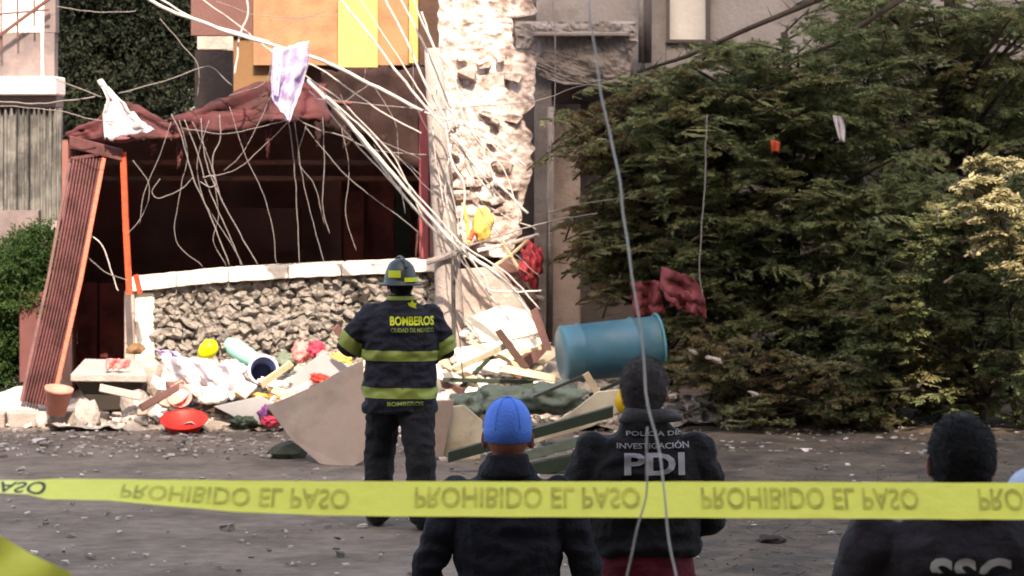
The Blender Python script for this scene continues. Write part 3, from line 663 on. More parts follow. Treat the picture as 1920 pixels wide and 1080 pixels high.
# ================================================================== CABLES
def spline(pts, D, per=8, wob=.006, seed=0):
    """Catmull-Rom through pixel points (px, py[, D])"""
    q = [P(p[0], p[1], p[2] if len(p) > 2 else D) for p in pts]; q = [q[0] * 2 - q[1]] + q + [q[-1] * 2 - q[-2]]; out = []
    for i in range(1, len(q) - 2):
        for k in range(per):
            t = k / per; a, b_, c, d = q[i - 1], q[i], q[i + 1], q[i + 2]
            p = .5 * ((2 * b_) + (-a + c) * t + (2 * a - 5 * b_ + 4 * c - d) * t * t + (-a + 3 * b_ - 3 * c + d) * t ** 3)
            p = p + noise.noise_vector(p * 3 + Vector((seed, 0, 0))) * wob + noise.noise_vector(p * 9 + Vector((0, seed, 0))) * wob * .7; out.append(p)
    out.append(q[-2]); return out
def cable(pts, D, r, m, label, cat='cable', group=None, wob=.011, nm='overhead_cable'):
    mb = MB(); mb.tube(spline(pts, D, 8, wob, pts[0][0] * .1), r * (.72 if m is not cable_l and D > 7 else 1), 6); o = mb.build(nm, m, smooth=True); return thing(o, label, cat, group)
C = [
 ([(255, -15), (330, 25), (470, 72), (560, 98), (640, 130), (792, 208)], 27.2, .017, cable_l, 'thick pale cable from the top left down past the lilac cloth to the pole'),
 ([(285, -10), (370, 38), (450, 64), (505, 78)], 27.25, .010, cable_l, 'pale cable just above the thick one left of the lilac cloth'),
 ([(575, 150), (640, 215), (700, 285), (770, 365), (862, 465), (920, 505), (975, 560), (1010, 610)], 27.3, .020, cable_l, 'thickest white cable running diagonally from the lilac cloth down to the rubble'),
 ([(585, 160), (650, 230), (705, 300), (765, 375), (850, 470), (900, 530), (955, 600)], 27.35, .010, cable_l, 'thin white cable hugging the thickest diagonal cable'),
 ([(632, -10), (700, 75), (780, 180), (850, 255), (920, 330), (990, 400)], 27.4, .013, cable_l, 'white cable from the top of the yellow sun strip to the torn wall'),
 ([(716, -10), (760, 75), (800, 160), (850, 250), (895, 330), (940, 380)], 27.5, .012, cable_l, 'white cable from the top crossing the orange wall steeply'),
 ([(748, -10), (790, 75), (825, 150), (862, 260), (890, 350)], 27.45, .011, cable_l, 'white cable steeply crossing the brown corner column'),
 ([(795, 210), (880, 240), (960, 290), (985, 310)], 27.4, .008, cable_l, 'short pale cable sagging right across the torn wall'),
 ([(590, 185), (700, 195), (800, 205), (900, 198), (1005, 190), (1090, 160), (1125, 160)], 27.6, .007, cable_m, 'thin grey cable strung level from the carport to the balcony'),
 ([(545, 215), (590, 240), (640, 255), (700, 280), (800, 290)], 27.6, .008, cable_m, 'grey cable sagging just under the lilac cloth'),
 ([(575, 240), (640, 320), (700, 370), (790, 440)], 27.7, .006, cable_m, 'thin grey cable slanting down across the dark carport to the pole'),
 ([(600, 165), (680, 240), (740, 290), (790, 330)], 27.7, .006, cable_m, 'thin grey cable in the upper right of the dark carport'),
 ([(462, -5), (463, 30), (448, 75), (445, 105), (440, 140)], 27.3, .010, cable_l, 'short pale cable dangling in front of the maroon wall'),
 ([(542, 225), (550, 290), (556, 380), (562, 498)], 27.7, .006, cable_m, 'thin strand hanging straight under the lilac cloth, the left one'),
 ([(552, 228), (566, 330), (590, 430), (610, 500)], 27.72, .005, cable_m, 'thin strand hanging under the lilac cloth to the coping, the right one'),
 ([(604, 210), (608, 300), (606, 390), (618, 438)], 27.7, .006, cable_m, 'thin strand ending in mid air before the dark carport'),
 ([(540, 230), (500, 270), (450, 315), (400, 330)], 27.75, .006, cable_m, 'thin cable curving down left from the lilac cloth'),
 ([(510, 175), (480, 240), (450, 290), (420, 320)], 27.75, .005, cable_m, 'thinner cable curving down left under the sagging fascia'),
 ([(322, 215), (345, 270), (362, 330), (400, 420), (430, 498)], 27.6, .008, cable_m, 'leftmost strand of the bundle hanging from the roof bend'),
 ([(345, 225), (372, 290), (385, 340), (420, 420), (455, 498)], 27.62, .007, cable_m, 'second strand from the left in the bundle at the roof bend'),
 ([(378, 222), (385, 300), (400, 345), (440, 420), (484, 498)], 27.6, .007, cable_m, 'third strand of the bundle hanging from the roof bend'),
 ([(412, 215), (412, 260), (398, 300), (410, 360), (425, 395)], 27.62, .008, cable_m, 'rightmost short looping strand of the bundle at the roof bend'),
 ([(320, 230), (300, 290), (270, 360), (262, 420)], 27.7, .005, cable_m, 'thin strand falling left from the roof bend toward the red post'),
 ([(362, 335), (340, 355), (300, 372), (285, 360), (300, 335)], 27.7, .006, cable_m, 'small loop of wire beside the bundle at the roof bend'),
 ([(168, 440), (195, 465), (210, 510), (222, 545)], 28.1, .006, cable_l, 'short pale wire sticking out right of the leaning gate, upper one'),
 ([(155, 470), (175, 490), (205, 515), (240, 525)], 28.1, .006, cable_m, 'short wire curling right of the leaning gate, lower one'),
 ([(100, 145), (150, 165), (190, 182)], 27.6, .007, cable_m, 'thin cable descending to the white shard from the left'),
 ([(-15, 190), (60, 194), (120, 190), (178, 181)], 27.7, .009, cable_m, 'grey cable below the white balcony slab at left'),
 ([(-15, 198), (90, 205), (170, 222), (215, 228)], 27.7, .006, cable_m, 'thin cable sinking right to the roof corner at left'),
 ([(222, 175), (300, 155), (375, 128), (400, 128), (435, 160)], 27.6, .007, cable_m, 'cable rising right from the white shard before the dark tree'),
 ([(300, 35), (340, 80), (372, 125), (370, 180)], 27.8, .006, cable_m, 'thin cable falling before the dark tree to the brown wall'),
 ([(105, 12), (180, 22), (255, 20)], 27.8, .006, cable_m, 'thin level cable across the top of the dark tree'),
 ([(405, 2), (480, 28), (560, 32), (640, 28)], 27.4, .005, cable_m, 'thin dark cable sagging across the orange wall'),
 ([(1036, -10), (1042, 100), (1040, 190), (1028, 330), (1030, 480)], 27.6, .007, cable_m, 'grey cable hanging straight down beside the right edge of the torn wall'),
 ([(1024, 400), (1100, 380), (1200, 370)], 27.2, .006, cable_m, 'faint cable running right into the trees from the torn wall'),
 ([(806, 492), (870, 465), (960, 435), (1035, 415), (1120, 400)], 27.3, .010, cable_m, 'grey cable rising right from the pole clamp into the trees'),
 ([(868, 470), (910, 520), (925, 545), (1015, 545)], 27.3, .009, cable_l, 'pale cable turning right to the red bundle under the truss'),
 ([(868, 480), (905, 540), (955, 590), (1010, 640)], 27.3, .008, cable_m, 'grey cable running down to the right above the white boards'),
 ([(846, 470), (848, 560), (862, 640), (872, 760), (876, 880)], 26.0, .007, cable_d, 'dark cable hanging straight down right of the firefighter'),
 ([(858, 240), (842, 300), (835, 360), (850, 420)], 27.6, .008, cable_l, 'short white wire looping beside the upper pole'),
 ([(880, 180), (900, 240), (870, 300), (905, 360)], 27.6, .006, cable_m, 'thin wire looping over the torn wall face'),
 ([(1325, 215), (1322, 330), (1312, 500), (1318, 560)], 26.3, .009, cable_m, 'thin grey stake standing in the foliage'),
 ([(1104, -15), (1122, 80), (1140, 235), (1162, 380), (1195, 570), (1214, 780), (1236, 880), (1252, 1000), (1275, 1095)], 6.3, .0024, mat('near_white_cord', (0.62, 0.6, 0.57), .6), 'long pale cord hanging near the camera from top to bottom'),
 ([(1215, 800), (1216, 900), (1196, 985), (1176, 1095)], 6.32, .0022, cable_l, 'short pale cord before the tape, left of the long hanging cord at the bottom'),
]
XW = [((830, 130), (905, 300), 'first'), ((842, 60), (930, 260), 'second'), ((860, 330), (960, 470), 'third'), ((815, 200), (880, 470), 'fourth'), ((870, 200), (985, 330), 'fifth'), ((850, 300), (1005, 430), 'sixth'),
      ((700, 270), (800, 420), 'seventh'), ((880, 360), (1015, 520), 'eighth'), ((640, 180), (790, 300), 'ninth'), ((845, 420), (900, 600), 'tenth'), ((835, 380), (1000, 520), 'eleventh'), ((770, 60), (850, 330), 'twelfth')]
WL = ['loose wire falling from the upper torn wall to its middle', 'steep loose wire down the bare top of the torn wall', 'loose wire over the orange cloth at the torn wall foot', 'long loose wire hanging down along the concrete pole',
      'loose wire slanting across the right half of the torn wall', 'loose wire ending just above the lattice truss', 'loose wire in the dark carport beside the thickest cable', 'loose wire running into the pinkish red bundle',
      'loose wire in the upper right corner of the carport mouth', 'loose wire dangling from the pole clamp over the pink slab', 'loose wire crossing the lattice truss toward the trees', 'loose wire dropping past the yellow sun strip to the pole top']
for i, (a, c, w) in enumerate(XW):
    mx_ = ((a[0] + c[0]) / 2 + random.uniform(-25, 10), (a[1] + c[1]) / 2 + random.uniform(0, 25)); q1 = (a[0] * .7 + mx_[0] * .3, a[1] * .7 + mx_[1] * .3 + random.uniform(0, 15))
    o = cable([a, q1, mx_, c], 27.9 - .04 * i, random.choice([.004, .005, .007]), random.choice([cable_l, cable_l, cable_m]), WL[i], group='loose thin wires tangled over the pole', wob=.02, nm='loose_wire')
C += [
 ([(365, -10), (450, 50), (540, 120), (640, 190), (740, 300), (800, 420)], 27.5, .006, cable_l, 'thin pale cable from the top across the red fascia to the pole'),
 ([(500, 90), (600, 130), (700, 200), (790, 250)], 27.35, .007, cable_l, 'thin pale cable parallel under the thick top cable'),
 ([(670, -10), (735, 90), (800, 190), (870, 290), (950, 380)], 27.45, .007, cable_l, 'thin pale cable between the two steep cables over the orange wall'),
 ([(580, 170), (660, 260), (740, 350), (830, 450)], 27.4, .007, cable_l, 'thin pale cable just left of the thickest diagonal cable'),
 ([(610, 180), (690, 250), (760, 340), (850, 440), (905, 520)], 27.25, .008, cable_l, 'pale cable just right of the thickest diagonal cable'),
 ([(640, 210), (720, 270), (800, 350), (880, 420)], 27.55, .005, cable_m, 'thin grey cable fanning right from the diagonal bundle'),
 ([(800, 100), (840, 200), (900, 260), (950, 330), (975, 420)], 27.3, .006, cable_l, 'thin pale cable curving over the torn wall toward its right foot'),
 ([(855, 450), (900, 480), (960, 520), (1012, 580)], 27.2, .008, cable_l, 'pale cable running over the lattice truss from the clamp'),
 ([(820, 160), (812, 260), (828, 360), (850, 460)], 27.6, .006, cable_l, 'slack pale cable hanging along the left side of the pole'),
 ([(340, 240), (420, 250), (500, 235), (545, 222)], 27.6, .005, cable_m, 'thin wire sagging under the red fascia between bundle and cloth'),
 ([(430, 200), (455, 280), (500, 380), (520, 498)], 27.7, .005, cable_m, 'thin wire in the middle of the carport mouth'),
 ([(640, 240), (655, 320), (648, 400), (668, 470)], 27.7, .005, cable_m, 'thin wire hanging left of the rear red doors'),
([(600, 170), (640, 190), (672, 170), (690, 158)], 27.7, .006, cable_m, 'small sagging wire between the lilac cloth and the dark fascia'),
 ([(575, 235), (560, 300), (590, 350), (608, 420)], 27.8, .005, cable_m, 'crooked wire hanging between the straight strands under the cloth'),
 ([(335, 225), (352, 290), (340, 350), (330, 450), (380, 500)], 27.85, .005, cable_m, 'long crooked wire at the far left of the bundle'),
 ([(360, 228), (395, 310), (410, 400), (400, 450), (425, 500)], 27.8, .005, cable_m, 'crooked wire inside the bundle at the roof bend'),
 ([(390, 225), (370, 300), (385, 380), (440, 470), (452, 500)], 27.8, .005, cable_m, 'wire crossing the bundle strands from right to left'),
 ([(375, 340), (392, 350), (404, 345), (398, 330), (380, 332)], 27.6, .008, cable_m, 'knot of wire in the bundle at the roof bend'),
 ([(250, 300), (280, 350), (270, 400), (240, 440)], 27.9, .005, cable_m, 'thin wire drooping right of the red post'),
 ([(700, 160), (742, 230), (745, 300), (760, 400)], 27.9, .005, cable_m, 'thin wire hanging in the right third of the carport'),
 ([(655, 20), (690, 60), (685, 120), (682, 150)], 27.8, .005, cable_m, 'thin wire hanging before the yellow sun strip'),
 ([(430, 180), (500, 150), (520, 60), (610, 20), (640, 0)], 28.0, .005, cable_m, 'thin wire arching up behind the lilac cloth'),
 ([(790, 20), (815, 90), (850, 140), (870, 220), (905, 280), (930, 350)], 27.35, .010, cable_l, 'pale cable over the top of the concrete pole onto the torn wall'),
 ([(770, -10), (800, 60), (835, 140), (850, 200), (842, 250)], 27.3, .009, cable_l, 'short pale cable ending at the crossing on the concrete pole'),
 ([(835, 230), (845, 300), (870, 350), (862, 430)], 27.3, .012, cable_l, 'limp white cable hanging down the pole below the crossing')]
for pts, D, r, m, lab in C: cable(pts, D, r, m, lab, nm='stake' if 'stake' in lab else ('overhead_cable'), cat='stake' if 'stake' in lab else 'cable')
for o in list(COL.objects):
    if o.name.startswith('hanging_cord') or o.name == 'stake': pass

# --- cloths on the cables
def cloth(name, outline_l, outline_r, D, m, label, fold=.05, seed=0, n=24, nv=30, thick=.006, cat='cloth', parent=None):
    vs = []; fs = []
    def ev(pl, v):
        v *= len(pl) - 1; i = min(int(v), len(pl) - 2); f = v - i; return (pl[i][0] * (1 - f) + pl[i + 1][0] * f, pl[i][1] * (1 - f) + pl[i + 1][1] * f)
    for j in range(nv + 1):
        a = ev(outline_l, j / nv); c = ev(outline_r, j / nv)
        for i in range(n + 1):
            u = i / n; x = a[0] + (c[0] - a[0]) * u; y = a[1] + (c[1] - a[1]) * u
            d = D + fold * math.sin(u * 11 + j * .12 + seed) + fold * 1.2 * noise.noise(Vector((u * 4, j * .15, seed)))
            vs.append(P(x, y + (3 + 9 * (j / nv)) * noise.noise(Vector((u * 9, j * .3, seed))), d))
    W = n + 1
    for j in range(nv):
        for i in range(n): k = j * W + i; fs.append((k, k + 1, k + W + 1, k + W))
    me = bpy.data.meshes.new(name); me.from_pydata(vs, [], fs); me.materials.append(m); me.polygons.foreach_set('use_smooth', [True] * len(fs))
    o = link(name, me, parent); s = o.modifiers.new('solidify', 'SOLIDIFY'); s.thickness = thick
    if label: thing(o, label, cat)
    return o
c1 = cloth('hanging_cloth', [(512, 95), (508, 150), (510, 185), (538, 224)], [(578, 76), (577, 125), (562, 178), (542, 230)], 27.1, cloth_v, 'torn white and lilac cloth caught on the thick cable', .04, 2)
cloth('lilac_strip', [(512, 90), (511, 130), (514, 180)], [(530, 88), (528, 130), (521, 182)], 27.02, cloth_l, None, .015, 5, n=8, parent=c1)
cloth('torn_plastic', [(184, 150), (200, 185), (192, 215), (196, 262)], [(190, 150), (228, 188), (258, 220), (290, 246)], 28.05, cloth_w, 'jagged white torn sheet standing up on the roof corner', .03, 4, thick=.012, cat='sheet')

# ================================================================== DEBRIS
# mound under the debris (heightfield) with thousands of chips
def mound_h(x, y):
    px = x / y * F + 960
    h = np.interp(px, [180, 260, 330, 420, 560, 640, 820, 900, 1000, 1060, 1200, 1320], [.0, .38, .40, .46, .42, .42, .62, .78, .74, .5, .34, .0])
    f = np.interp(y, [26.9, 27.4, 28.0, 28.7, 29.4], [0, .3, .8, 1, 1])
    return max(h * f + .09 * noise.noise(Vector((x * 3, y * 3, 0))) + .05 * noise.noise(Vector((x * 9, y * 9, 1))), -.05) + .03
vs = []; fs = []; nx, ny = 150, 50
for j in range(ny + 1):
    for i in range(nx + 1):
        x = -4.3 + 6.3 * i / nx; y = 26.8 + 2.3 * j / ny; vs.append((x, y, mound_h(x, y)))
for j in range(ny):
    for i in range(nx): a = j * (nx + 1) + i; fs.append((a, a + 1, a + nx + 2, a + nx + 1))
tag(MB().add(vs, fs).build('rubble_mound', rubble_m), 'heap of pale rubble in front of the stone wall', 'rubble', kind='stuff')
mb = MB()
for i in range(6500):
    x = random.uniform(-4.2, 1.9); y = random.uniform(26.95, 28.7); z = mound_h(x, y)
    if z < .06 and random.random() < .75: continue
    s = random.uniform(.012, .05) * (1 if random.random() < .93 else 2)
    mb.box((x, y, z + s * .3), (s * random.uniform(.7, 2.4), s * random.uniform(.6, 1.6), s * random.uniform(.4, 1)), Matrix.Rotation(random.uniform(0, 6), 3, 'Z') @ Matrix.Rotation(random.uniform(-1, 1), 3, 'X'), .18)
tag(mb.build('rubble_chips', mat('rubble_chips', (0.46, 0.41, 0.37), .95, .15, 6, .3, 40, island=.6)), 'small broken chips strewn over the rubble heap', 'rubble', kind='stuff')
mb = MB()
for i in range(2600):
    y = random.uniform(12, 27.2) if random.random() < .4 else random.uniform(24.5, 27.3)
    x = random.uniform(-.19, .19) * y; s = random.uniform(.008, .028) * (1 if random.random() < .96 else 2.2)
    z = .03 if x > 1 else .012
    mb.box((x, y, z + s * .2), (s * random.uniform(.8, 2.5), s * random.uniform(.8, 1.6), s * .6), Matrix.Rotation(random.uniform(0, 6), 3, 'Z') @ Matrix.Rotation(random.uniform(-.4, .4), 3, 'X'), .2)
tag(mb.build('road_chips', chip_m), 'small stones and scraps strewn over the road', 'gravel', kind='stuff')

mb = MB()
for i in range(1500):
    y = random.uniform(13, 27.5); x = random.uniform(1.1, .19 * y + .3); s = random.uniform(.006, .022)
    mb.box((x, y, .052 + random.uniform(0, .02)), (s * random.uniform(1, 3.5), s * .35, s * .25), Matrix.Rotation(random.uniform(0, 6), 3, 'Z') @ Matrix.Rotation(random.uniform(-.5, .5), 3, 'Y'), .3)
tag(mb.build('leaf_litter', mat('leaf_litter', (0.085, .06, .042), .95, .2, 5, island=.7)), 'brown twigs and leaf litter on the dirt', 'litter', kind='stuff')
def rock(px, py, D, w, h, label, m=None, seed=0, dep=None):
    o = blob('concrete_chunk', px, py, D, w, dep or w * .8, h, m or conc2, .35, seed, 2, flat=True, fr=1.2); return thing(o, label, 'rubble chunk')
conc2 = mat('broken_concrete', (0.29, 0.255, 0.24), .95, .15, 6, .6, 30)
rock(28, 764, 27.6, .24, .19, 'big pale concrete chunk at the left edge', mat('pale_concrete', (0.44, .38, .36), .9, .12, 6, .4, 30), 1)
rock(88, 790, 27.3, .12, .09, 'small grey chunk at the foot of the leaning gate', None, 2)
rock(163, 776, 27.15, .13, .15, 'upright grey chunk before the concrete table slab, the left one', None, 3)
rock(258, 762, 27.2, .14, .17, 'grey chunk before the right end of the concrete slab', None, 4)
rock(278, 706, 27.6, .12, .2, 'pinkish block at the right end of the concrete slab', pink_plaster, 5)
rock(255, 655, 28.3, .10, .05, 'small brown lump at the foot of the white pillar', ochre_w, 6)
rock(340, 775, 27.3, .1, .05, 'flat grey chunk behind the red basin', None, 8)
rock(545, 848, 24.6, .17, .10, 'dark green lump on the road left of the tan panel', mat('mossy_lump', (0.06, .062, .045), .9), 9)

def panel(name, pts, D, m, label, cat, depth=(0, .03, 0), parent=None, bevel=.004):
    """pts: (px, py, dD)"""
    mb = MB(); mb.prism([P(p[0], p[1], D + (p[2] if len(p) > 2 else 0)) for p in pts], depth); o = mb.build(name, m, parent, bevel=bevel)
    if label: thing(o, label, cat)
    return o
# concrete slab like a table with its shaded hollow filled by a dark block
t = empty('broken_slab', P(205, 790, 27.4), 'thick broken concrete slab propped like a table at left', 'slab')
mb = MB(); mb.prism([P(132, 694, 27.1), P(160, 670, 27.9), P(262, 672, 27.9), P(276, 700, 27.1), P(272, 716, 27.1), P(130, 712, 27.1)], (0, 0, 0.001))
mb = MB()
top = [P(132, 700, 27.1), P(158, 672, 27.9), P(268, 676, 27.9), P(276, 702, 27.1)]
mb.prism(top, (0, 0, -.08)); mb.build('slab_top', conc2, t, bevel=.012)
b = MB(); b.prism([P(140, 715, 27.2), P(270, 717, 27.2), P(252, 768, 27.3), P(190, 770, 27.3), P(160, 745, 27.25)], (0, .3, 0)); b.build('hollow_shade_block', mat('hollow_shade', (0.05, .042, .036), .95), t, bevel=.01)  # dark block; its colour imitates the shade beneath the slab
thing(cloth('pink_rag', [(200, 672), (198, 690)], [(246, 674), (240, 690)], 27.15, pink_p, 'pink and white rag lying on the concrete slab', .04, 3, n=12, nv=8), 'pink rag lying on the propped concrete slab', 'rag')
# long grey flank
def revolve(name, prof, loc, rot, m, label, cat, n=28, parent=None):
    """prof: (r, z) local; closed with caps when r hits 0"""
    R = Matrix.Rotation(rot[2], 3, 'Z') @ Matrix.Rotation(rot[1], 3, 'Y') @ Matrix.Rotation(rot[0], 3, 'X')
    mb = MB(); rings = [[R @ Vector((r * math.cos(2 * math.pi * k / n), r * math.sin(2 * math.pi * k / n), z)) for k in range(n)] for r, z in prof]
    mb.loft(rings, cap=False); me = bpy.data.meshes.new(name); me.from_pydata(mb.v, [], mb.f); me.materials.append(m); me.polygons.foreach_set('use_smooth', [True] * len(mb.f))
    o = link(name, me, None); o.location = loc
    if parent: o.parent = parent; o.matrix_parent_inverse = Matrix.Translation(-Vector(parent.location))
    if label: thing(o, label, cat)
    return o
# bucket with open end toward the camera
t = empty('blue_bucket', P(494, 700, 27.3), 'dark blue bucket lying open toward the camera with a pale rim', 'bucket')
revolve('bucket_shell', [(.001, -.28), (.10, -.28), (.13, 0), (.125, .0), (.095, -.27), (.001, -.27)], P(494, 694, 27.25), (math.radians(80), 0, .15), blue_bd, None, None, parent=t)
bm_ = MB(); cpt = P(494, 694, 27.24); Rr = Matrix.Rotation(.15, 3, 'Z') @ Matrix.Rotation(math.radians(80), 3, 'X')
bm_.tube([cpt + Rr @ Vector((.134 * math.cos(a), .134 * math.sin(a), 0)) for a in [2 * math.pi * k / 28 for k in range(29)]], .014, 6, cap=False); bm_.build('rim', rim_w, t, smooth=True)
revolve('mint_container', [(.001, -.2), (.075, -.2), (.085, -.16), (.085, .12), (.06, .16), (.04, .2), (.001, .2)], P(455, 662, 27.6), (.3, math.radians(-52), 0), mint_p, 'mint green plastic container lying on the heap', 'container')
revolve('yellow_jug', [(.001, -.1), (.07, -.1), (.085, -.03), (.08, .05), (.04, .1), (.001, .1)], P(391, 655, 27.7), (.6, math.radians(40), 0), yel_p, 'bright yellow plastic jug on the heap beside the mint container', 'jug')
revolve('red_basin', [(.001, -.06), (.14, -.06), (.21, .05), (.225, .06), (.205, .05), (.13, -.045), (.001, -.045)], P(345, 797, 26.7), (math.radians(20), 0, 0), red_p, 'bright red plastic basin on the ground before the heap', 'basin')
revolve('terracotta_pot', [(.001, -.13), (.085, -.13), (.125, .09), (.135, .09), (.135, .13), (.115, .13), (.08, -.10), (.001, -.11)], P(108, 752, 27.1), (math.radians(8), math.radians(8), 0), terra, 'pink terracotta flower pot at the foot of the leaning gate', 'flower pot')
revolve('pink_bowl', [(.001, -.05), (.08, -.05), (.12, .06), (.11, .06), (.07, -.035), (.001, -.035)], P(335, 747, 27.1), (math.radians(60), 0, .2), pink_p, 'small pink bowl on the heap above the red basin', 'bowl')
for k, (pts, D, m, lab) in enumerate([
  ([(300, 668), (318, 700), (345, 735)], 27.3, cloth_w, 'large white sheet of cloth spilling down the left of the heap'),
  ([(372, 680), (385, 710), (400, 745)], 27.2, cloth_w, 'crumpled white cloth in the middle of the heap left of the bucket'),
  ([(430, 735), (450, 745), (470, 760)], 27.1, orange_c, 'cream orange cloth below the blue bucket'),
  ([(290, 655), (300, 665), (312, 678)], 27.6, cloth_l, 'lilac cloth at the foot of the white pillar'),
]):
    w = [90, 75, 85, 40][k]
    cloth('crumpled_cloth', pts, [(p[0] + w, p[1] + 4) for p in pts], D, m, lab, .06, k * 2.3, n=26, nv=18)
for x, y, D, sx, sz, m, lab, nm in [
  (565, 660, 27.7, .075, .10, pink_p, 'upright pale pink bundle at the right of the heap', 'bundle'),
  (593, 655, 27.6, .07, .08, crimson, 'crimson bundle right of the pale pink one', 'bundle'),
  (610, 672, 27.5, .08, .07, pink_p, 'pink bundle between the crimson one and the orange cloth', 'bundle'),
  (640, 674, 27.4, .09, .07, orange_c, 'yellow orange bundle just left of the firefighter elbow', 'bundle'),
  (603, 711, 27.0, .11, .045, red_p, 'flat red cloth lying on the blue grey board', 'cloth'),
  (500, 775, 26.9, .07, .07, purple_p, 'dark purple bundle left of the tan panel', 'bundle'),
  (508, 790, 26.85, .09, .05, crimson, 'crimson rag below the purple bundle', 'rag'),
  (535, 680, 27.9, .10, .10, green_t, 'grey green bundle right of the blue bucket', 'bundle'),
  (455, 790, 26.9, .12, .06, green_d, 'black green rag on the ground before the heap', 'rag'),
  (430, 700, 27.4, .15, .10, cloth_w, 'white puffy bundle left of the blue bucket', 'bundle'),
  (400, 745, 27.1, .12, .07, cloth_w, 'white bundle low on the heap above the red basin', 'bundle'),
  (330, 735, 27.3, .13, .10, mauve_w, 'mauve bundle under the large white sheet', 'bundle'),
  (520, 725, 27.2, .16, .05, foam_w, 'cream lump just right of the bucket mouth', 'lump'),
]:
    thing(blob(nm, x, y, D, sx, sx * .8, sz, m, .3, x * .1, 4, rot=(0, random.uniform(-.4, .4), 0), fr=2.4), lab, nm)
panel('blue_grey_board', [(540, 712), (600, 664), (668, 690), (600, 735), (545, 742)], 27.15, greyboard, 'blue grey board leaning between the bucket and the tan panel', 'board', (0, .03, 0))
panel('blue_grey_board', [(400, 762), (490, 742), (540, 775), (500, 800), (440, 782)], 26.9, greyboard, 'blue grey board lying flat below the cream orange cloth', 'board', (0, .3, -.03))
panel('tan_panel', [(500, 762, .3), (580, 728, .1), (650, 690, 0), (680, 676, 0), (690, 860, -.3), (655, 878, -.3), (600, 870, -.2), (545, 822, .0)], 24.2, tan_b, 'large bent tan panel leaning left of the firefighter', 'panel', (0, .05, 0))
panel('dark_board', [(500, 768), (660, 800), (660, 806), (500, 778)], 24.6, brownband, 'thin dark board behind the left tip of the tan panel', 'board', (0, .1, 0))
# right of firefighter
panel('white_board', [(868, 600), (938, 572), (1008, 586), (1018, 622), (935, 642), (900, 640)], 27.9, foam_w, 'bright white board tilted highest on the rubble, right of the pole', 'board', (0, .05, -.02))
panel('white_board', [(838, 655), (935, 640), (1024, 632), (985, 690), (935, 700), (850, 676)], 27.5, foam_w, 'white board just below the highest one', 'board', (0, .05, -.02))
panel('white_board', [(815, 700), (880, 694), (905, 712), (880, 730), (815, 726)], 27.2, foam_w, 'small white board right beside the firefighter coat', 'board', (0, .05, -.02))
panel('pink_slab', [(858, 505), (935, 500), (1000, 590), (960, 590), (868, 612)], 28.6, pink_plaster, 'pinkish slab of render leaning above the white boards', 'slab', (0, .08, 0))
panel('brown_board', [(935, 690), (1026, 640), (1028, 655), (975, 712)], 27.4, mauve_w, 'reddish brown board right of the white boards', 'board', (0, .06, 0))
for a, c, D, w, m, lab in [((830, 690), (1015, 652), 27.2, .018, wood, 'pale lath lying across the white boards'), ((845, 745), (940, 650), 27.15, .02, green_d, 'dark green rod leaning over the white boards'),
                           ((880, 640), (1000, 700), 27.1, .018, wood, 'pale lath sloping down right over the white boards'), ((830, 712), (1000, 716), 27.0, .02, green_d, 'dark green bar lying under the white boards'),
                           ((1098, 700), (1135, 762), 24.6, .03, wood, 'pale wooden stick standing up over the cream panel'), ((1000, 745), (1100, 702), 24.7, .012, cable_d, 'thin dark rod leading up to the pale wooden stick'),
                           ((1105, 742), (1180, 708), 24.7, .015, green_d, 'thin dark rod right of the pale wooden stick')]:
    b = MB(); d = P(*c, D) - P(*a, D); b.box((0, 0, 0), (d.length, w * 2, w * 2), None); o = b.build('lath' if m is wood else 'rod', m, bevel=.003)
    o.location = (P(*a, D) + P(*c, D)) / 2; o.rotation_euler = d.to_track_quat('X', 'Z').to_euler(); thing(o, lab, 'lath' if m is wood else 'rod')
for i, (x, y, ang, ln, mm, lab) in enumerate([
   (850, 690, .5, .5, wood, 'short pale plank right of the firefighter upper arm'), (905, 668, -.4, .6, beige_b, 'cream plank over the middle white board'), (960, 655, .9, .45, brownband, 'dark brown plank standing up from the white boards'),
   (990, 700, .2, .5, wood, 'pale plank near the left end of the barrel'), (930, 735, -.15, .7, green_d, 'dark green plank lying over the tarp heap'), (870, 735, .3, .5, mauve_w, 'dull maroon plank beside the tarp heap'),
   (835, 640, 1.1, .4, plaster, 'pale broken post end behind the firefighter elbow'), (1015, 620, 1.2, .4, mauve_w, 'dull maroon plank end above the barrel left rim'), (560, 750, .35, .5, wood, 'pale plank behind the large tan panel top edge'),
   (300, 745, -.5, .4, mauve_w, 'dull maroon plank under the large white sheet'), (420, 770, .15, .5, brownband, 'dark plank behind the red basin'), (225, 735, .2, .4, pink_plaster, 'pinkish plank end under the propped slab'),
   (520, 700, -.6, .35, wood, 'short pale plank right of the blue bucket'), (650, 640, .9, .35, mauve_w, 'dull maroon plank against the stone wall left of the firefighter')]):
    D = 27.0 - .05 * (i % 5); b = MB(); b.box((0, 0, 0), (ln, .02, .07), None, .06); o = b.build('broken_plank', mm, bevel=.003); o.location = P(x, y, D); o.rotation_euler = (random.uniform(-.4, .4), ang, random.uniform(-.4, .4)); thing(o, lab, 'plank')
for x, y, D, sx, sz, m, lab in [
  (955, 755, 25.6, .36, .14, green_t, 'grey green tarp heap behind the blue cap'),
  (1040, 745, 25.3, .26, .13, green_t, 'grey green tarp heap left of the pale wooden stick'),
  (870, 770, 25.2, .16, .14, green_t, 'grey green tarp heap beside the firefighter')]:
    thing(blob('tarp', x, y, D, sx, .25, sz, m, .28, x * .1, 4, fr=2), lab, 'tarp')
panel('cream_panel', [(1000, 815), (1075, 770), (1120, 735), (1165, 730), (1175, 765), (1110, 800), (1000, 832)], 24.3, beige_b, 'cream panel sloping up right toward the amber ball', 'panel', (0, .05, 0))
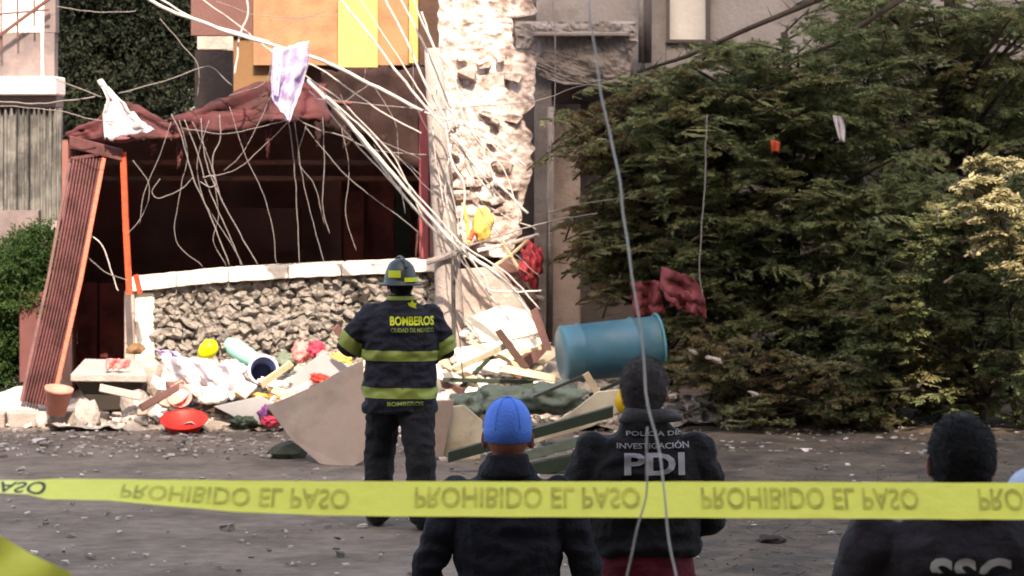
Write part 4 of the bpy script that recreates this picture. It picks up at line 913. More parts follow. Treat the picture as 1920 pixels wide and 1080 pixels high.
panel('cream_panel', [(815, 765), (870, 760), (905, 790), (900, 860), (840, 870), (815, 850)], 24.4, beige_b, 'cream panel between the firefighter and the blue cap', 'panel', (0, .05, 0))
panel('tan_panel', [(800, 752), (852, 750), (842, 800), (830, 860), (806, 860)], 24.3, tan_b, 'narrow tan panel tight against the firefighter right side', 'panel', (0, .05, 0))
for a, c, h, lab, m in [((840, 848), (1150, 762), 20, 'long dark green beam under the cream panel, the upper one', green_d), ((900, 872), (1120, 812), 16, 'dark grey green beam below the long one', green_t), ((880, 895), (1110, 845), 26, 'lowest and thickest dark beam behind the blue cap man', green_d)]:
    panel('dark_beam', [(a[0], a[1]), (c[0], c[1]), (c[0], c[1] + h), (a[0], a[1] + h)], 23.6 - h * .01, m, lab, 'beam', (0, .12, 0))
thing(blob('amber_ball', 1172, 752, 23.9, .085, .085, .11, amber_p, .04, 3, 4), 'amber plastic ball at the right end of the cream panel', 'ball')
# barrel
t = empty('blue_barrel', P(1145, 710, 27.0), 'big blue plastic barrel lying on its side before the trees', 'barrel')
ax = (P(1238, 645, 27.1) - P(1052, 665, 26.9)); L_ = ax.length; q = ax.to_track_quat('Z', 'Y').to_euler()
prof = [(.001, -L_ / 2), (.235, -L_ / 2), (.27, -L_ / 2 + .02), (.265, -L_ * .33), (.28, -L_ * .31), (.265, -L_ * .29), (.268, L_ * .20), (.285, L_ * .22), (.268, L_ * .24), (.265, L_ / 2 - .05), (.275, L_ / 2 - .02), (.24, L_ / 2), (.225, L_ / 2 - .03), (.001, L_ / 2 - .03)]
n = 40; R = q.to_matrix(); mb = MB(); mb.loft([[R @ Vector((r * math.cos(2 * math.pi * k / n), r * math.sin(2 * math.pi * k / n), z)) + P(1145, 655, 27) for k in range(n)] for r, z in prof], cap=False)
mb.build('barrel_shell', blue_b, t, smooth=True)
mb = MB(); cc = P(1145, 655, 27)
mb.tube([cc + R @ Vector((.283 * math.cos(a), .283 * math.sin(a), L_ / 2 - .02)) for a in [2 * math.pi * k / 32 for k in range(33)]], .013, 6, cap=False); mb.build('rim', mat('teal_rim', (0.07, 0.25, 0.30), .4), t, smooth=True)
# dull red tarps behind the barrel
cloth('red_tarp', [(1240, 500), (1238, 540), (1262, 575)], [(1300, 520), (1322, 560), (1325, 598)], 26.7, dullred, 'dull red tarp hanging in the shade between the trees above the barrel', .05, 1)
cloth('red_tarp', [(1180, 530), (1185, 560), (1190, 592)], [(1236, 525), (1240, 560), (1250, 592)], 27.5, dullred, 'darker red tarp just left of the other, right above the barrel', .05, 6)
cloth('white_scrap', [(1562, 216), (1566, 235), (1574, 262)], [(1580, 218), (1584, 240), (1584, 266)], 26.9, cloth_w, 'small white scrap caught high in the green tree', .02, 3, n=8, nv=10, cat='scrap')
cloth('red_scrap', [(1445, 262), (1448, 288)], [(1462, 266), (1460, 286)], 26.9, redpost, 'tiny orange red scrap caught in the green tree', .02, 3, n=6, nv=6, cat='scrap')
for x, y, w, lab in [(1340, 674, .07, 'pale scrap on the dirt right of the barrel, the larger one'), (1300, 660, .05, 'pale scrap on the shrub right of the barrel, the smaller one'), (1413, 738, .05, 'pale scrap under the trees farther right of the barrel')]:
    thing(blob('scrap', x, y, 26.1, w, w * .6, w * .35, conc2, .4, x, 2, rot=(0, .35, 0), flat=True), lab, 'scrap')
thing(blob('dark_lump', 1445, 1012, 18.95, .09, .08, .035, mat('dark_lump', (.03, .024, .02), .9), .3, 3, 3), 'dark lump lying on the brown dirt at the bottom right', 'lump')

SEEN = {}
for i in range(110):
    if i < 62: px_, py_, D_ = random.uniform(815, 1040), random.uniform(600, 760), random.uniform(26.4, 28.3)
    else: px_, py_, D_ = random.uniform(260, 640), random.uniform(690, 775), random.uniform(27.0, 27.5)
    x_ = P(px_, py_, D_); zg = mound_h(x_.x, D_); s_ = random.uniform(.05, .16)
    fm_, fn_ = random.choice([(foam_w, 'cream white'), (beige_b, 'sandy cream'), (cap_m, 'chalky'), (pink_plaster, 'pinkish'), (tan_b, 'tan'), (white_p, 'bright white')])
    mb = MB(); k_ = random.randint(4, 6); R_ = Matrix.Rotation(random.uniform(-.5, .5), 3, 'Y') @ Matrix.Rotation(random.uniform(.2, 1.3), 3, 'X') @ Matrix.Rotation(random.uniform(0, 6), 3, 'Z')
    mb.prism([R_ @ Vector((s_ * random.uniform(.6, 1.2) * math.cos(2 * math.pi * j / k_), s_ * random.uniform(.4, .9) * math.sin(2 * math.pi * j / k_), 0)) for j in range(k_)], R_ @ Vector((0, 0, random.uniform(.01, .03))))
    o = mb.build('plaster_fragment', fm_, bevel=.002); o.location = (x_.x, D_, max(zg, min(x_.z, zg + .25)))
    side = i < 62
    AN = [(835, 660, 'firefighter right elbow'), (845, 715, 'small white board'), (900, 650, 'middle white board'), (985, 655, 'reddish brown board'), (940, 715, 'dark green bar'), (1030, 690, 'end of the blue barrel'), (1000, 735, 'green tarp heaps'), (880, 690, 'crossing rods'), (955, 680, 'pale sloping lath'),
          (300, 720, 'large white sheet'), (335, 750, 'pink bowl'), (345, 790, 'red basin'), (400, 745, 'white bundle'), (440, 720, 'blue bucket left side'), (495, 735, 'blue bucket mouth'), (560, 700, 'blue grey board'), (605, 710, 'flat red cloth'), (640, 690, 'orange bundle'), (450, 770, 'fallen grey board'), (510, 770, 'purple bundle'), (272, 740, 'concrete slab end')]
    pos_ = (960 + o.location.x / D_ * F, HORIZON + (CAMH - o.location.z) / D_ * F)
    an_ = min(AN, key=lambda q: (q[0] - pos_[0]) ** 2 + (q[1] - pos_[1]) ** 2); sz_ = 'tiny' if s_ < .075 else ('small' if s_ < .115 else 'larger')
    an_t = f"{sz_} {fn_} {['four', 'five', 'six'][k_ - 4]}-cornered fragment {'left' if pos_[0] < an_[0] else 'right'} of the {an_[2]}"
    for wd_ in ('fragment', 'flake', 'shard', 'piece', 'scrap', 'bit'):
        cand = an_t.replace(' fragment', ' ' + wd_)
        if cand not in SEEN: break
    an_t = cand; SEEN[an_t] = 1
    thing(o, an_t, 'fragment', 'pale fragments below the torn wall' if side else 'pale fragments on the left heap')

# ================================================================== PEOPLE
def ering(c, rx, ry, n=20, ux=Vector((1, 0, 0)), uy=Vector((0, 1, 0)), p=2.3):
    out = []
    for k in range(n):
        a = 2 * math.pi * k / n; ca, sa = math.cos(a), math.sin(a)
        out.append(Vector(c) + ux * (rx * math.copysign(abs(ca) ** (2 / p), ca)) + uy * (ry * math.copysign(abs(sa) ** (2 / p), sa)))
    return out
def capsule(mb, pts, rr, n=14):
    """tapered limb with rounded ends"""
    pts = [Vector(p) for p in pts]; d0 = (pts[0] - pts[1]).normalized(); d1 = (pts[-1] - pts[-2]).normalized()
    P_ = [pts[0] + d0 * rr[0] * .85, pts[0] + d0 * rr[0] * .5] + pts + [pts[-1] + d1 * rr[-1] * .5, pts[-1] + d1 * rr[-1] * .85]
    R_ = [rr[0] * .3, rr[0] * .8] + list(rr) + [rr[-1] * .8, rr[-1] * .3]
    mb.tube(P_, R_, n)
def sph(mb, c, r, n=12, m=9, R=None):
    c = Vector(c); rings = []
    for j in range(1, m):
        ph = math.pi * j / m; rings.append([(R @ Vector((r[0] * math.sin(ph) * math.cos(a), r[1] * math.sin(ph) * math.sin(a), r[2] * math.cos(ph))) if R else Vector((r[0] * math.sin(ph) * math.cos(a), r[1] * math.sin(ph) * math.sin(a), r[2] * math.cos(ph)))) + c for a in [2 * math.pi * k / n for k in range(n)]])
    mb.loft(rings)
def fuse(name, mb, m, parent, voxel=.012, wr=0.0, seed=0, smooth=4, wscale=9, keep=None):
    me = bpy.data.meshes.new('tmp'); me.from_pydata(mb.v, [], mb.f)
    bm = bmesh.new(); bm.from_mesh(me); bmesh.ops.recalc_face_normals(bm, faces=bm.faces); bm.to_mesh(me); bm.free()
    o = bpy.data.objects.new('tmp', me); COL.objects.link(o)
    r = o.modifiers.new('r', 'REMESH'); r.mode = 'VOXEL'; r.voxel_size = voxel; r.use_smooth_shade = True
    s = o.modifiers.new('s', 'SMOOTH'); s.iterations = smooth; s.factor = .5
    dg = bpy.context.evaluated_depsgraph_get(); dg.update(); out = bpy.data.meshes.new_from_object(o.evaluated_get(dg)); out.name = name
    COL.objects.unlink(o); bpy.data.objects.remove(o)
    if wr:
        n = len(out.vertices); nm = [v.normal.copy() for v in out.vertices]
        for v, q in zip(out.vertices, nm):
            c = v.co; f = noise.noise(Vector((c.x * wscale * .6, c.y * wscale * .6, c.z * wscale * 1.6 + seed)))
            f2 = 1 - abs(noise.noise(Vector((c.x * wscale, c.y * wscale, c.z * wscale * 1.9 + seed + 9)))) * 3
            v.co = c + q * (wr * f + wr * .55 * f2)
    out.materials.clear(); out.materials.append(m); out.polygons.foreach_set('use_smooth', [True] * len(out.polygons))
    return link(name, out, parent)
def local(o, parent):       # object was built in the parent's local space
    o.matrix_parent_inverse = Matrix.Identity(4); return o
def band(src, p0, n0, p1, n1, m, name, parent, off=.004, box=None):
    bm = bmesh.new(); bm.from_mesh(src.data)
    for p, n in ((p0, n0), (p1, n1)):
        bmesh.ops.bisect_plane(bm, geom=bm.verts[:] + bm.edges[:] + bm.faces[:], plane_co=Vector(p), plane_no=Vector(n), clear_outer=True)
    if box:
        dl = [f for f in bm.faces if not (box[0] <= f.calc_center_median().x <= box[1])]
        bmesh.ops.delete(bm, geom=dl, context='FACES')
    bm.normal_update()
    for v in bm.verts: v.co += v.normal * off
    me = bpy.data.meshes.new(name); bm.to_mesh(me); bm.free(); me.materials.clear(); me.materials.append(m)
    return local(link(name, me, parent), parent)
def lettering(txt, src, cx, cz, w, h, m, name, parent, off=.006, bold=.02, yaw=0, flipv=False):
    cu = bpy.data.curves.new('t', 'FONT'); cu.body = txt; cu.align_x = 'CENTER'; cu.align_y = 'CENTER'; cu.offset = bold; cu.resolution_u = 3
    o = bpy.data.objects.new('t', cu); COL.objects.link(o); dg = bpy.context.evaluated_depsgraph_get(); dg.update()
    me = bpy.data.meshes.new_from_object(o.evaluated_get(dg)); COL.objects.unlink(o); bpy.data.objects.remove(o)
    bm = bmesh.new(); bm.from_mesh(me); bmesh.ops.triangulate(bm, faces=bm.faces)
    xs = [v.co.x for v in bm.verts]; ys = [v.co.y for v in bm.verts]; x0, x1, y0, y1 = min(xs), max(xs), min(ys), max(ys)
    for _ in range(2):
        le = [e for e in bm.edges if e.calc_length() > (x1 - x0) * .04]
        if le: bmesh.ops.subdivide_edges(bm, edges=le, cuts=1); bmesh.ops.triangulate(bm, faces=bm.faces)
    for v in bm.verts:
        v.co = Vector(((v.co.x - (x0 + x1) / 2) / (x1 - x0) * w, (v.co.y - (y0 + y1) / 2) / (y1 - y0) * h, 0))
    if callable(src):
        for v in bm.verts: v.co = src(v.co.x, v.co.y)
    else:
        tb = bmesh.new(); tb.from_mesh(src.data); tree_ = BVHTree.FromBMesh(tb)
        for v in bm.verts:
            x, z = cx + v.co.x, cz + v.co.y; hit = tree_.ray_cast(Vector((x, -2, z)), Vector((0, 1, 0)))
            y = hit[0].y if hit[0] else 0; v.co = Vector((x, y - off, z))
        tb.free()
    me2 = bpy.data.meshes.new(name); bm.to_mesh(me2); bm.free(); me2.materials.append(m); return local(link(name, me2, parent), parent)

def hand(mb, wrist, d, palm_n, side):
    """wrist point, direction of fingers, palm normal, side=+1/-1 thumb side"""
    d = Vector(d).normalized(); pn = Vector(palm_n); pn = (pn - d * pn.dot(d)).normalized(); s = d.cross(pn) * side
    w = Vector(wrist); pc = w + d * .045
    R = Matrix((s, pn, d)).transposed(); sph(mb, pc, (.040, .015, .055), R=R)
    for k, (o, L) in enumerate(((-.030, .062), (-.010, .076), (.011, .082), (.031, .074))):
        a = w + d * (.085 if k else .078) + s * o; b_ = a + d * L * .5 + pn * .012; c = b_ + d * L * .35 + pn * .026
        capsule(mb, [a - d * .02, b_, c], [.0098, .0088, .0075], 8)
    a = w + d * .02 + s * .030; b_ = a + d * .035 + s * .028 + pn * .01; c = b_ + d * .032 + s * .006 + pn * .012
    capsule(mb, [a, b_, c], [.012, .0105, .009], 8)

def head_geo(mb, z, yaw, s=1.0, cx=0, cy=0):
    """head, neck and face; z = top of skull"""
    R = Matrix.Rotation(yaw, 3, 'Z'); o = Vector((cx, cy, 0))
    def T(x, y, zz): return o + R @ Vector((x * s, y * s, 0)) + Vector((0, 0, z + zz * s))
    sph(mb, T(0, -.010, -.105), (.078 * s, .095 * s, .105 * s), 20, 14, R)
    sph(mb, T(0, .028, -.155), (.060 * s, .066 * s, .078 * s), 16, 12, R)
    sph(mb, T(0, .105, -.140), (.014 * s, .020 * s, .024 * s), 10, 8, R)     # nose
    sph(mb, T(0, .090, -.105), (.045 * s, .018 * s, .012 * s), 10, 8, R)     # brow
    sph(mb, T(0, .086, -.205), (.026 * s, .018 * s, .016 * s), 10, 8, R)     # chin
    for q in (-1, 1):
        sph(mb, T(q * .084, -.002, -.135), (.012 * s, .020 * s, .032 * s), 10, 8, R)   # ears
        sph(mb, T(q * .088, -.014, -.122), (.009 * s, .010 * s, .022 * s), 8, 6, R)
    capsule(mb, [T(0, -.02, -.19), T(0, -.035, -.30)], [.058 * s, .066 * s])

def person(label, px, D, H, arms, coat, trous, hairmode, capm=None, yaw=0, seed=0, bulk=1.0, rot=0.0, shirt_hem=.80, legspread=.10, hem_w=1.0, shl=0.0, hs=1.0, hairm=None, stride=0.0):
    """H: top of skull. local space: facing +Y, origin between the feet"""
    loc = Vector(((px - 960) / F * D, D, 0)); t = empty('person', loc, label, 'person')
    t.rotation_euler = (0, 0, rot)
    k = H / 1.78
    sh = 1.46 * k + shl; hip = .93 * k
    body = MB(); head_geo(body, H, yaw, hs)
    coatb = MB(); B = bulk
    rings = [ering((0, 0, shirt_hem - .0), .198 * B * hem_w, .146 * B), ering((0, 0, shirt_hem + .03), .205 * B * hem_w, .15 * B), *([ering((0, 0, .95 * k), .20 * B, .145 * B), ering((0, -.005, 1.10 * k), .195 * B, .14 * B)] if shirt_hem < .9 else [ering((0, -.005, 1.16 * k), .20 * B, .143 * B)]), ering((0, -.01, 1.25 * k), .21 * B, .145 * B),
             ering((0, -.015, 1.37 * k), .215 * B, .14 * B), ering((0, -.02, sh), .185 * B, .115 * B), ering((0, -.025, sh + .055), .115 * B, .085 * B), ering((0, -.03, sh + .10), .075, .072)]
    coatb.loft(rings)
    for q, (sx, el, wr_) in zip((-1, 1), arms):
        S = Vector((q * sx, -.015, sh - .02)); E = Vector(el); W_ = Vector(wr_)
        capsule(coatb, [S, S.lerp(E, .5) + Vector((q * .008, 0, 0)), E], [.078 * B, .068 * B, .057 * B])
        capsule(coatb, [E, E.lerp(W_, .5), W_], [.060 * B, .056 * B, .050 * B])
        capsule(body, [S, E], [.045, .038]); capsule(body, [E, W_], [.038, .028])
        d = (W_ - E).normalized(); capsule(body, [W_ - d * .03, W_ + d * .02], [.028, .027])
        inward = Vector((-q, 0, 0)) if abs(d.z) > .6 else Vector((0, 0, -1))
        hand(body, W_ + d * .02, d, inward, 1 if q > 0 else -1)
    # torso and legs of the body (inside the clothes)
    body.loft([ering((0, 0, hip), .13, .10), ering((0, 0, 1.2 * k), .13, .10), ering((0, -.02, sh), .10, .07), ering((0, -.03, sh + .06), .055, .05)])
    tr = MB()
    for q in (-1, 1):
        hipj = Vector((q * .095, 0, hip)); kn = Vector((q * (legspread + .005), .02 - q * stride * .9, .50 * k)); an = Vector((q * (legspread + .02), -.01 - q * stride * .8, .10))
        capsule(body, [hipj, kn, an], [.075, .05, .036])
        capsule(tr, [hipj, kn, an + Vector((0, 0, .0))], [.112 * B, .085 * B, .075 * B])
    tr.loft([ering((0, 0, hip - .12), .15 * B, .12 * B), ering((0, 0, hip + .06), .18 * B, .13 * B), ering((0, 0, max(hip + .10, shirt_hem + .05)), .18 * B, .128 * B)])
    ob = local(fuse('body', body, skin, t, .0065, smooth=2), t)
    oc = local(fuse('jacket', coatb, coat, t, .011, .017, seed, 3, 8), t)
    ot = local(fuse('trousers', tr, trous, t, .013, .010, seed + 3, 3), t)
    for q in (-1, 1):
        bb = MB(); ax_ = q * (legspread + .022); sy_ = -q * stride * .8; capsule(bb, [(ax_, -.03 + sy_, .055), (ax_ + q * .03, .16 + sy_, .045)], [.058, .048]); capsule(bb, [(ax_, -.02 + sy_, .06), (ax_, -.015 + sy_, .22)], [.06, .066])
        ox = local(fuse('boot', bb, boot_m, t, .012, smooth=2), t)
        for v in ox.data.vertices: v.co.z = max(v.co.z, .006)
    cl_ = MB(); cl_.loft([ering((0, -.032, sh + .045), .100, .088), ering((0, -.034, sh + .085), .083, .080), ering((0, -.032, sh + .125), .077, .076)])
    local(fuse('collar', cl_, coat, t, .008, .006, seed + 5, 1), t)
    # face
    R = Matrix.Rotation(yaw, 3, 'Z')
    for q in (-1, 1):
        e = MB(); sph(e, Vector((0, 0, H - .122)) + R @ Vector((q * .032, .082, 0)), (.013, .011, .009)); local(e.build('eye', eye_m, t, smooth=True), t)
    e = MB(); sph(e, Vector((0, 0, H - .182)) + R @ Vector((0, .088, 0)), (.024, .010, .008)); local(e.build('mouth', lip_m, t, smooth=True), t)
    # hair
    hb = MB(); top = -.10
    if hairmode != 'none':
        sph(hb, Vector((0, 0, H - .098)) + R @ Vector((0, -.016, 0)), (.084, .100, .108), 24, 16, R); sph(hb, Vector((0, 0, H - .155)) + R @ Vector((0, -.045, 0)), (.066, .058, .060), 18, 12, R)
        oh = local(fuse('hair', hb, hairm or hair_m, t, .006, .003, seed, 2, 40), t)
        bm = bmesh.new(); bm.from_mesh(oh.data)      # cut away the part over the face
        bmesh.ops.bisect_plane(bm, geom=bm.verts[:] + bm.edges[:] + bm.faces[:], plane_co=Vector((0, 0, H - .09)) + R @ Vector((0, .06, 0)), plane_no=(R @ Vector((0, 1, 0)) + Vector((0, 0, -.35))), clear_outer=True)
        bm.to_mesh(oh.data); bm.free()
        hs_ = MB(); ps = [p for p in oh.data.polygons if p.area > 0]; rnd = random.Random(seed)
        for _ in range(5200):
            p = rnd.choice(ps); c = p.center; nn = (p.normal + Vector((rnd.uniform(-.5, .5), rnd.uniform(-.5, .5), -.75))).normalized(); q = p.normal.orthogonal().normalized() * .0011
            c = c + Vector((rnd.uniform(-.003, .003), 0, rnd.uniform(-.003, .003))); hs_.add([c + q, c - q, c + nn * rnd.uniform(.007, .013) + p.normal * .002], [(0, 1, 2)])
        local(tag(hs_.build('hair_strands', hairm or hair_m, oh), kind='stuff'), oh)
    if capm:
        cb = MB(); rings = []
        for j in range(0, 11):
            ph = math.pi / 2 * j / 10; rings.append([Vector((0, 0, H - .088 + .108 * math.sin(ph) + (.0))) + R @ (Vector((.0875 * math.cos(ph) ** .8 * math.cos(a), -.006 + .107 * math.cos(ph) ** .8 * math.sin(a), 0))) for a in [2 * math.pi * i / 32 for i in range(32)]] if j < 10 else [Vector((0, 0, H + .020)) + R @ Vector((.008 * math.cos(a), -.006 + .008 * math.sin(a), 0)) for a in [2 * math.pi * i / 32 for i in range(32)]])
        low = [Vector((0, 0, -.035)) + (v - Vector((0, 0, 0))) for v in rings[0]]
        for i, v in enumerate(low):
            vv = R.inverted() @ v
            if vv.y < 0: v.z -= .012
        cb.loft([low] + rings); oc2 = local(cb.build('cap', capm, t, smooth=True), t)
        sm = MB()
        for a in (0, math.pi / 3, 2 * math.pi / 3):
            for sg in (0, math.pi):
                sm.tube([Vector((0, 0, H - .088 + .1095 * math.sin(ph))) + R @ Vector((.0880 * math.cos(ph) ** .8 * math.cos(a + sg), -.006 + .1075 * math.cos(ph) ** .8 * math.sin(a + sg), 0)) for ph in [math.pi / 2 * j / 10 * .98 for j in range(11)]], .0011, 4)
        sph(sm, (0, -.006, H + .022), (.009, .009, .006)); local(sm.build('seams', capm, oc2, smooth=True), oc2)
        pk = MB(); arc = [math.radians(a) for a in range(25, 156, 10)]
        rin = [Vector((0, 0, H - .112)) + R @ Vector((.092 * math.cos(a), .105 * math.sin(a) - .006, 0)) for a in arc]
        rout = [Vector((0, 0, H - .128)) + R @ Vector((.085 * math.cos(a), .115 * math.sin(a) + .055 * math.sin(a), 0)) for a in arc]
        n_ = len(arc); pk.add(rin + rout + [v + Vector((0, 0, .006)) for v in rin + rout],
              [(i, i + 1, n_ + i + 1, n_ + i) for i in range(n_ - 1)] + [(2 * n_ + i, 3 * n_ + i, 3 * n_ + i + 1, 2 * n_ + i + 1) for i in range(n_ - 1)] + [(n_ + i, n_ + i + 1, 3 * n_ + i + 1, 3 * n_ + i) for i in range(n_ - 1)])
        local(pk.build('peak', capm, oc2, smooth=True), oc2)
    return t, oc, ot

# --- firefighter, arms bent forward
t, oc, ot = person('firefighter in a navy coat with lime stripes standing with his back to the camera', 750, 20.0, 1.80,
    [(.195, (-.355, .03, 1.255), (-.20, .24, 1.22)), (.195, (.315, .02, 1.23), (.16, .25, 1.14))],
    coat_m, black_t, 'short', None, yaw=.25, seed=2, bulk=1.24, shirt_hem=.80, legspread=.125, stride=.16, rot=.10)
def zpy(py, D): return CAMH - (py - HORIZON) / F * D
def stripe(y0, y1, box, tilt=0.0, m=lime, src=None, nm='reflective_stripe'):
    a, c = zpy(y0, 20), zpy(y1, 20); return band(src or oc, (0, 0, a), (tilt, 0, 1), (0, 0, c), (-tilt, 0, -1), m, nm, t, .005, box)
stripe(655, 674, (-.285, .285), .02)
stripe(724, 744, (-.30, .30), .02)
band(ot, (0, 0, .30), (0, 0, 1), (0, 0, .235), (0, 0, -1), lime, 'cuff_stripe', t, .005)
# arm stripes: planes across the upper arms
for q, S, E in ((-1, Vector((-.195, -.015, 1.46)), Vector((-.355, .03, 1.255))), (1, Vector((.195, -.015, 1.46)), Vector((.315, .02, 1.23)))):
    d = (E - S).normalized(); a = S.lerp(E, .72); c = S.lerp(E, 1.08)
    # planes perpendicular to the arm
    band(oc, c, d, a, -d, lime, 'reflective_stripe', t, .006, (-.60, -.262) if q < 0 else (.262, .60))
lettering('BOMBEROS', oc, (770 - 750) / 273, zpy(599, 20), .305, .062, limebright, 'back_lettering', t, bold=.035)
lettering('CIUDAD DE MEXICO', oc, (770 - 750) / 273, zpy(616, 20), .30, .030, lime, 'back_lettering', t, bold=.03)
lettering('BOMBEROS', oc, (757 - 750) / 273, zpy(753, 20), .25, .030, lime, 'back_lettering', t, bold=.03)
# emblem: small flame-like shield
em = MB(); ex, ez = (771 - 750) / 273, zpy(572, 20)
hit_y = -.19
tb = bmesh.new(); tb.from_mesh(oc.data); bt = BVHTree.FromBMesh(tb); tb.free()
pts = [(0, .045), (.012, .02), (.032, .022), (.022, -.002), (.034, -.03), (.012, -.035), (0, -.045), (-.012, -.035), (-.034, -.03), (-.022, -.002), (-.032, .022), (-.012, .02)]
hy = bt.ray_cast(Vector((ex, -2, ez)), Vector((0, 1, 0)))[0]
em.prism([Vector((ex + a, hy.y - .012 + .10 * (c), ez + c)) for a, c in pts], (0, .004, 0)); local(em.build('emblem', limebright, t), t)
# helmet
hz = 1.80; hm = MB(); R = Matrix.Rotation(.25, 3, 'Z'); rings = []
for j in range(12):
    ph = math.pi / 2 * j / 11.2; r = math.cos(ph) ** .8
    rings.append([Vector((0, 0, hz - .115 + .165 * math.sin(ph))) + R @ Vector((.112 * r * math.cos(a), -.01 + .135 * r * math.sin(a), 0)) for a in [2 * math.pi * i / 32 for i in range(32)]])
brim = [[v + R @ Vector((0, 0, -.012)) + (R @ Vector((.03 * math.cos(2 * math.pi * i / 32), .035 * math.sin(2 * math.pi * i / 32) - (.02 if math.sin(2 * math.pi * i / 32) < -.3 else 0), -.004))) for i, v in enumerate(rings[0])], [v + (R @ Vector((.028 * math.cos(2 * math.pi * i / 32), .033 * math.sin(2 * math.pi * i / 32) - (.02 if math.sin(2 * math.pi * i / 32) < -.3 else 0), -.004))) for i, v in enumerate(rings[0])]]
hm.loft(brim + rings); helm = local(hm.build('helmet', helmet_m, t, smooth=True), t)
rg = MB(); rg.tube([Vector((0, 0, hz - .02)) + R @ Vector((0, -.135 * math.cos(u) - .008, .055 * math.sin(u) * 0 )) * 1.0 + Vector((0, 0, .085 * math.sin(u))) for u in [math.pi * .02 + (math.pi * .9) * i / 14 for i in range(15)]], .008, 6)
local(rg.build('ridge', helmet_m, helm, smooth=True), helm)
for a0, a1, z0 in ((205, 250, -.075), (262, 330, -.105)):
    s_ = MB(); A = [math.radians(a0 + (a1 - a0) * i / 10) for i in range(11)]; lo = [Vector((0, 0, hz + z0)) + R @ Vector((.1195 * math.cos(a), -.01 + .1435 * math.sin(a), 0)) for a in A]; hi = [v + Vector((0, 0, .048 if z0 > -.1 else .03)) for v in lo]
    hi = [v - (v - Vector((0, 0, v.z))) * .04 for v in hi]
    s_.add(lo + hi, [(i, i + 1, 12 + i, 11 + i) for i in range(10)]); local(s_.build('reflective_sticker', limebright, helm), helm)
nc = MB(); nc.loft([ering((0, -.03, 1.50), .115, .10), ering((0, -.035, 1.60), .088, .088)]); co_ = local(fuse('collar', nc, coat_m, t, .008, .004, 3, 1), t)
band(co_, (0, 0, 1.595), (0, 0, 1), (0, 0, 1.570), (0, 0, -1), lime, 'collar_stripe', t, .004)

# --- man in blue cap
t, oc, ot = person('man in a bright blue cap and black jacket, back turned, left of the PDI officer', 952, 10.5, 1.685,
    [(.175, (-.275, -.02, 1.13), (-.33, .07, .88)), (.175, (.275, -.02, 1.13), (.33, .07, .88))], dkblue_c, black_t, 'none', cap_blue, yaw=.0, seed=5, bulk=.92, shirt_hem=.86)
# --- PDI officer
t, oc, ot = person('officer in a black jacket with large letters PDI on the back', 1210, 10.9, 1.815,
    [(.19, (-.245, .03, 1.22), (-.12, .25, 1.15)), (.19, (.245, .03, 1.22), (.12, .25, 1.15))], black_c, red_c, 'short', None, yaw=-.35, seed=8, bulk=1.0, shirt_hem=1.085, hs=.94, hairm=mat('grey_brown_hair', (0.06, .05, .048), .85, .3, 60, .6, 300))
zz = lambda py: zpy(py, 10.9)
lettering('PDI', oc, (1224 - 1210) / 501, zz(862), .225, .080, print_w, 'back_lettering', t, bold=.03)
lettering('INVESTIGACIÓN', oc, (1222 - 1210) / 501, zz(828), .27, .026, print_w, 'back_lettering', t, bold=.02)
lettering('POLICÍA DE', oc, (1222 - 1210) / 501, zz(806), .20, .022, print_w, 'back_lettering', t, bold=.02)
hd = MB(); hd.loft([ering((0.02, -.065, 1.585), .13, .045), ering((0.02, -.065, 1.61), .115, .055), ering((.01, -.05, 1.635), .085, .06)]); local(fuse('hood', hd, greyc, t, .010, .012, 4, 2), t)
# --- SSC officer
t, oc, ot = person('officer with cropped black hair and the letters SSC on the back, bottom right', 1802, 7.6, 1.905,
    [(.225, (-.315, .0, 1.32), (-.31, .06, 1.04)), (.225, (.315, .0, 1.32), (.31, .06, 1.04))], ssc_c, black_t, 'short', None, seed=11, bulk=1.08, shirt_hem=.92, shl=.045, hs=.97)
lettering('SSC', oc, 0, zpy(1064, 7.6), .21, .095, print_g, 'back_lettering', t, bold=.03)
bk = band(oc, (0, 0, 1.52), (0, 0, 1), (0, 0, 1.475), (0, 0, -1), black_c, 'back_seam_panel', t, .006, (-.12, .12))
# --- person at the right edge
t, oc, ot = person('person in a pale blue cap cut off by the right edge of the photo', 1936, 8.6, 1.640,
    [(.19, (-.27, .0, 1.10), (-.26, .05, .84)), (.19, (.27, .0, 1.10), (.26, .05, .84))], greyc, black_t, 'short', cap_pale, seed=14, bulk=1.02)

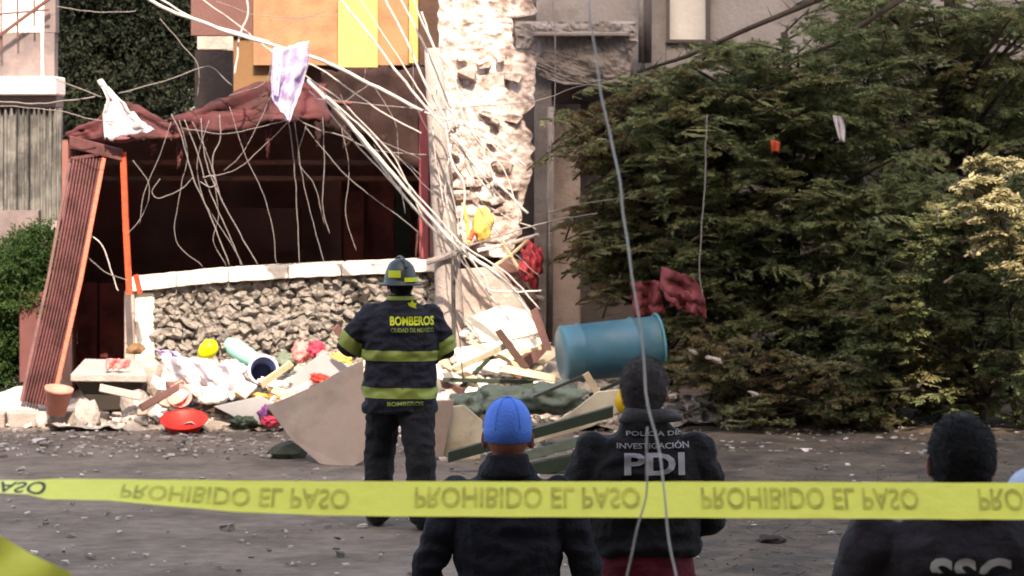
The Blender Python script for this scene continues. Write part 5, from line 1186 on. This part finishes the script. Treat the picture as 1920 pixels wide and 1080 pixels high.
# ================================================================== BARRIER TAPE
def tape(name, path, D, label, texts):
    """path: list of (px, centre py, visible height px); real width .076 m, the ribbon twists where it shows narrow"""
    full = .105 / D * F; X = [p[0] for p in path]; CY = [p[1] for p in path]; HH = [min(p[2] / full, 1) for p in path]
    def at(x, v):          # v in -0.5..0.5 upward
        cy = np.interp(x, X, CY) + .8 * noise.noise(Vector((x * .012, 0, 0))); h = float(np.interp(x, X, HH)); a = math.acos(h)
        c = P(x, cy, D); w = .105
        return Vector((c.x, c.y + v * w * math.sin(a) + .0012 * noise.noise(Vector((x * .03, v * 3, 0))), c.z + v * w * h))
    vs = []; fs = []; x0, x1 = X[0], X[-1]; n = int((x1 - x0) / 8); nv = 6
    for i in range(n + 1):
        for j in range(nv + 1): vs.append(at(x0 + (x1 - x0) * i / n, j / nv - .5))
    for i in range(n):
        for j in range(nv): a = i * (nv + 1) + j; fs.append((a, a + 1, a + nv + 2, a + nv + 1))
    me = bpy.data.meshes.new(name); me.from_pydata(vs, [], fs); me.materials.append(tape_y); me.polygons.foreach_set('use_smooth', [True] * len(fs))
    o = link(name, me); thing(o, label, 'barrier tape')
    for xs_, xe, v0, hgt, m in texts:
        cx = (xs_ + xe) / 2; w = xe - xs_
        lettering('PROHIBIDO EL PASO', lambda x, y: (at(cx + x, v0 - y * 1.0) + Vector((0, -.0035, 0))), 0, 0, w, hgt, m, 'tape_lettering', None, bold=.012).parent = o
    return o
tape('barrier_tape', [(-60, 912, 14), (0, 912, 14), (60, 913, 17), (95, 917, 29), (205, 918, 30), (320, 924, 40), (440, 930, 50), (600, 934, 56), (740, 935, 58), (1000, 936, 59), (1400, 937, 61), (1990, 940, 62)], 6.6,
     'yellow barrier tape printed PROHIBIDO EL PASO stretched across the whole photo', [(228, 655, 0.0, .58, tape_ink), (778, 1200, .06, .58, tape_ink), (1315, 1722, .06, .58, tape_ink), (1835, 2250, .06, .58, tape_ink), (-340, 86, 0, .8, tape_blk)])
# second tape, low at left, diagonal
vs = []; fs = []
for i in range(13):
    u = i / 12; x = -85 + 205 * u; yc = 990 + 118 * u + 10 * math.sin(u * 3)
    for v in (-1, 0, 1): vs.append(P(x - v * 14, yc + v * 36, 5.2 + .03 * math.sin(u * 6 + v)))
for i in range(12):
    for j in range(2): a = i * 3 + j; fs.append((a, a + 1, a + 4, a + 3))
me = bpy.data.meshes.new('barrier_tape'); me.from_pydata(vs, [], fs); me.materials.append(tape_y); me.polygons.foreach_set('use_smooth', [True] * len(fs))
thing(link('barrier_tape', me), 'short slanting piece of yellow tape in the bottom left corner', 'barrier tape')
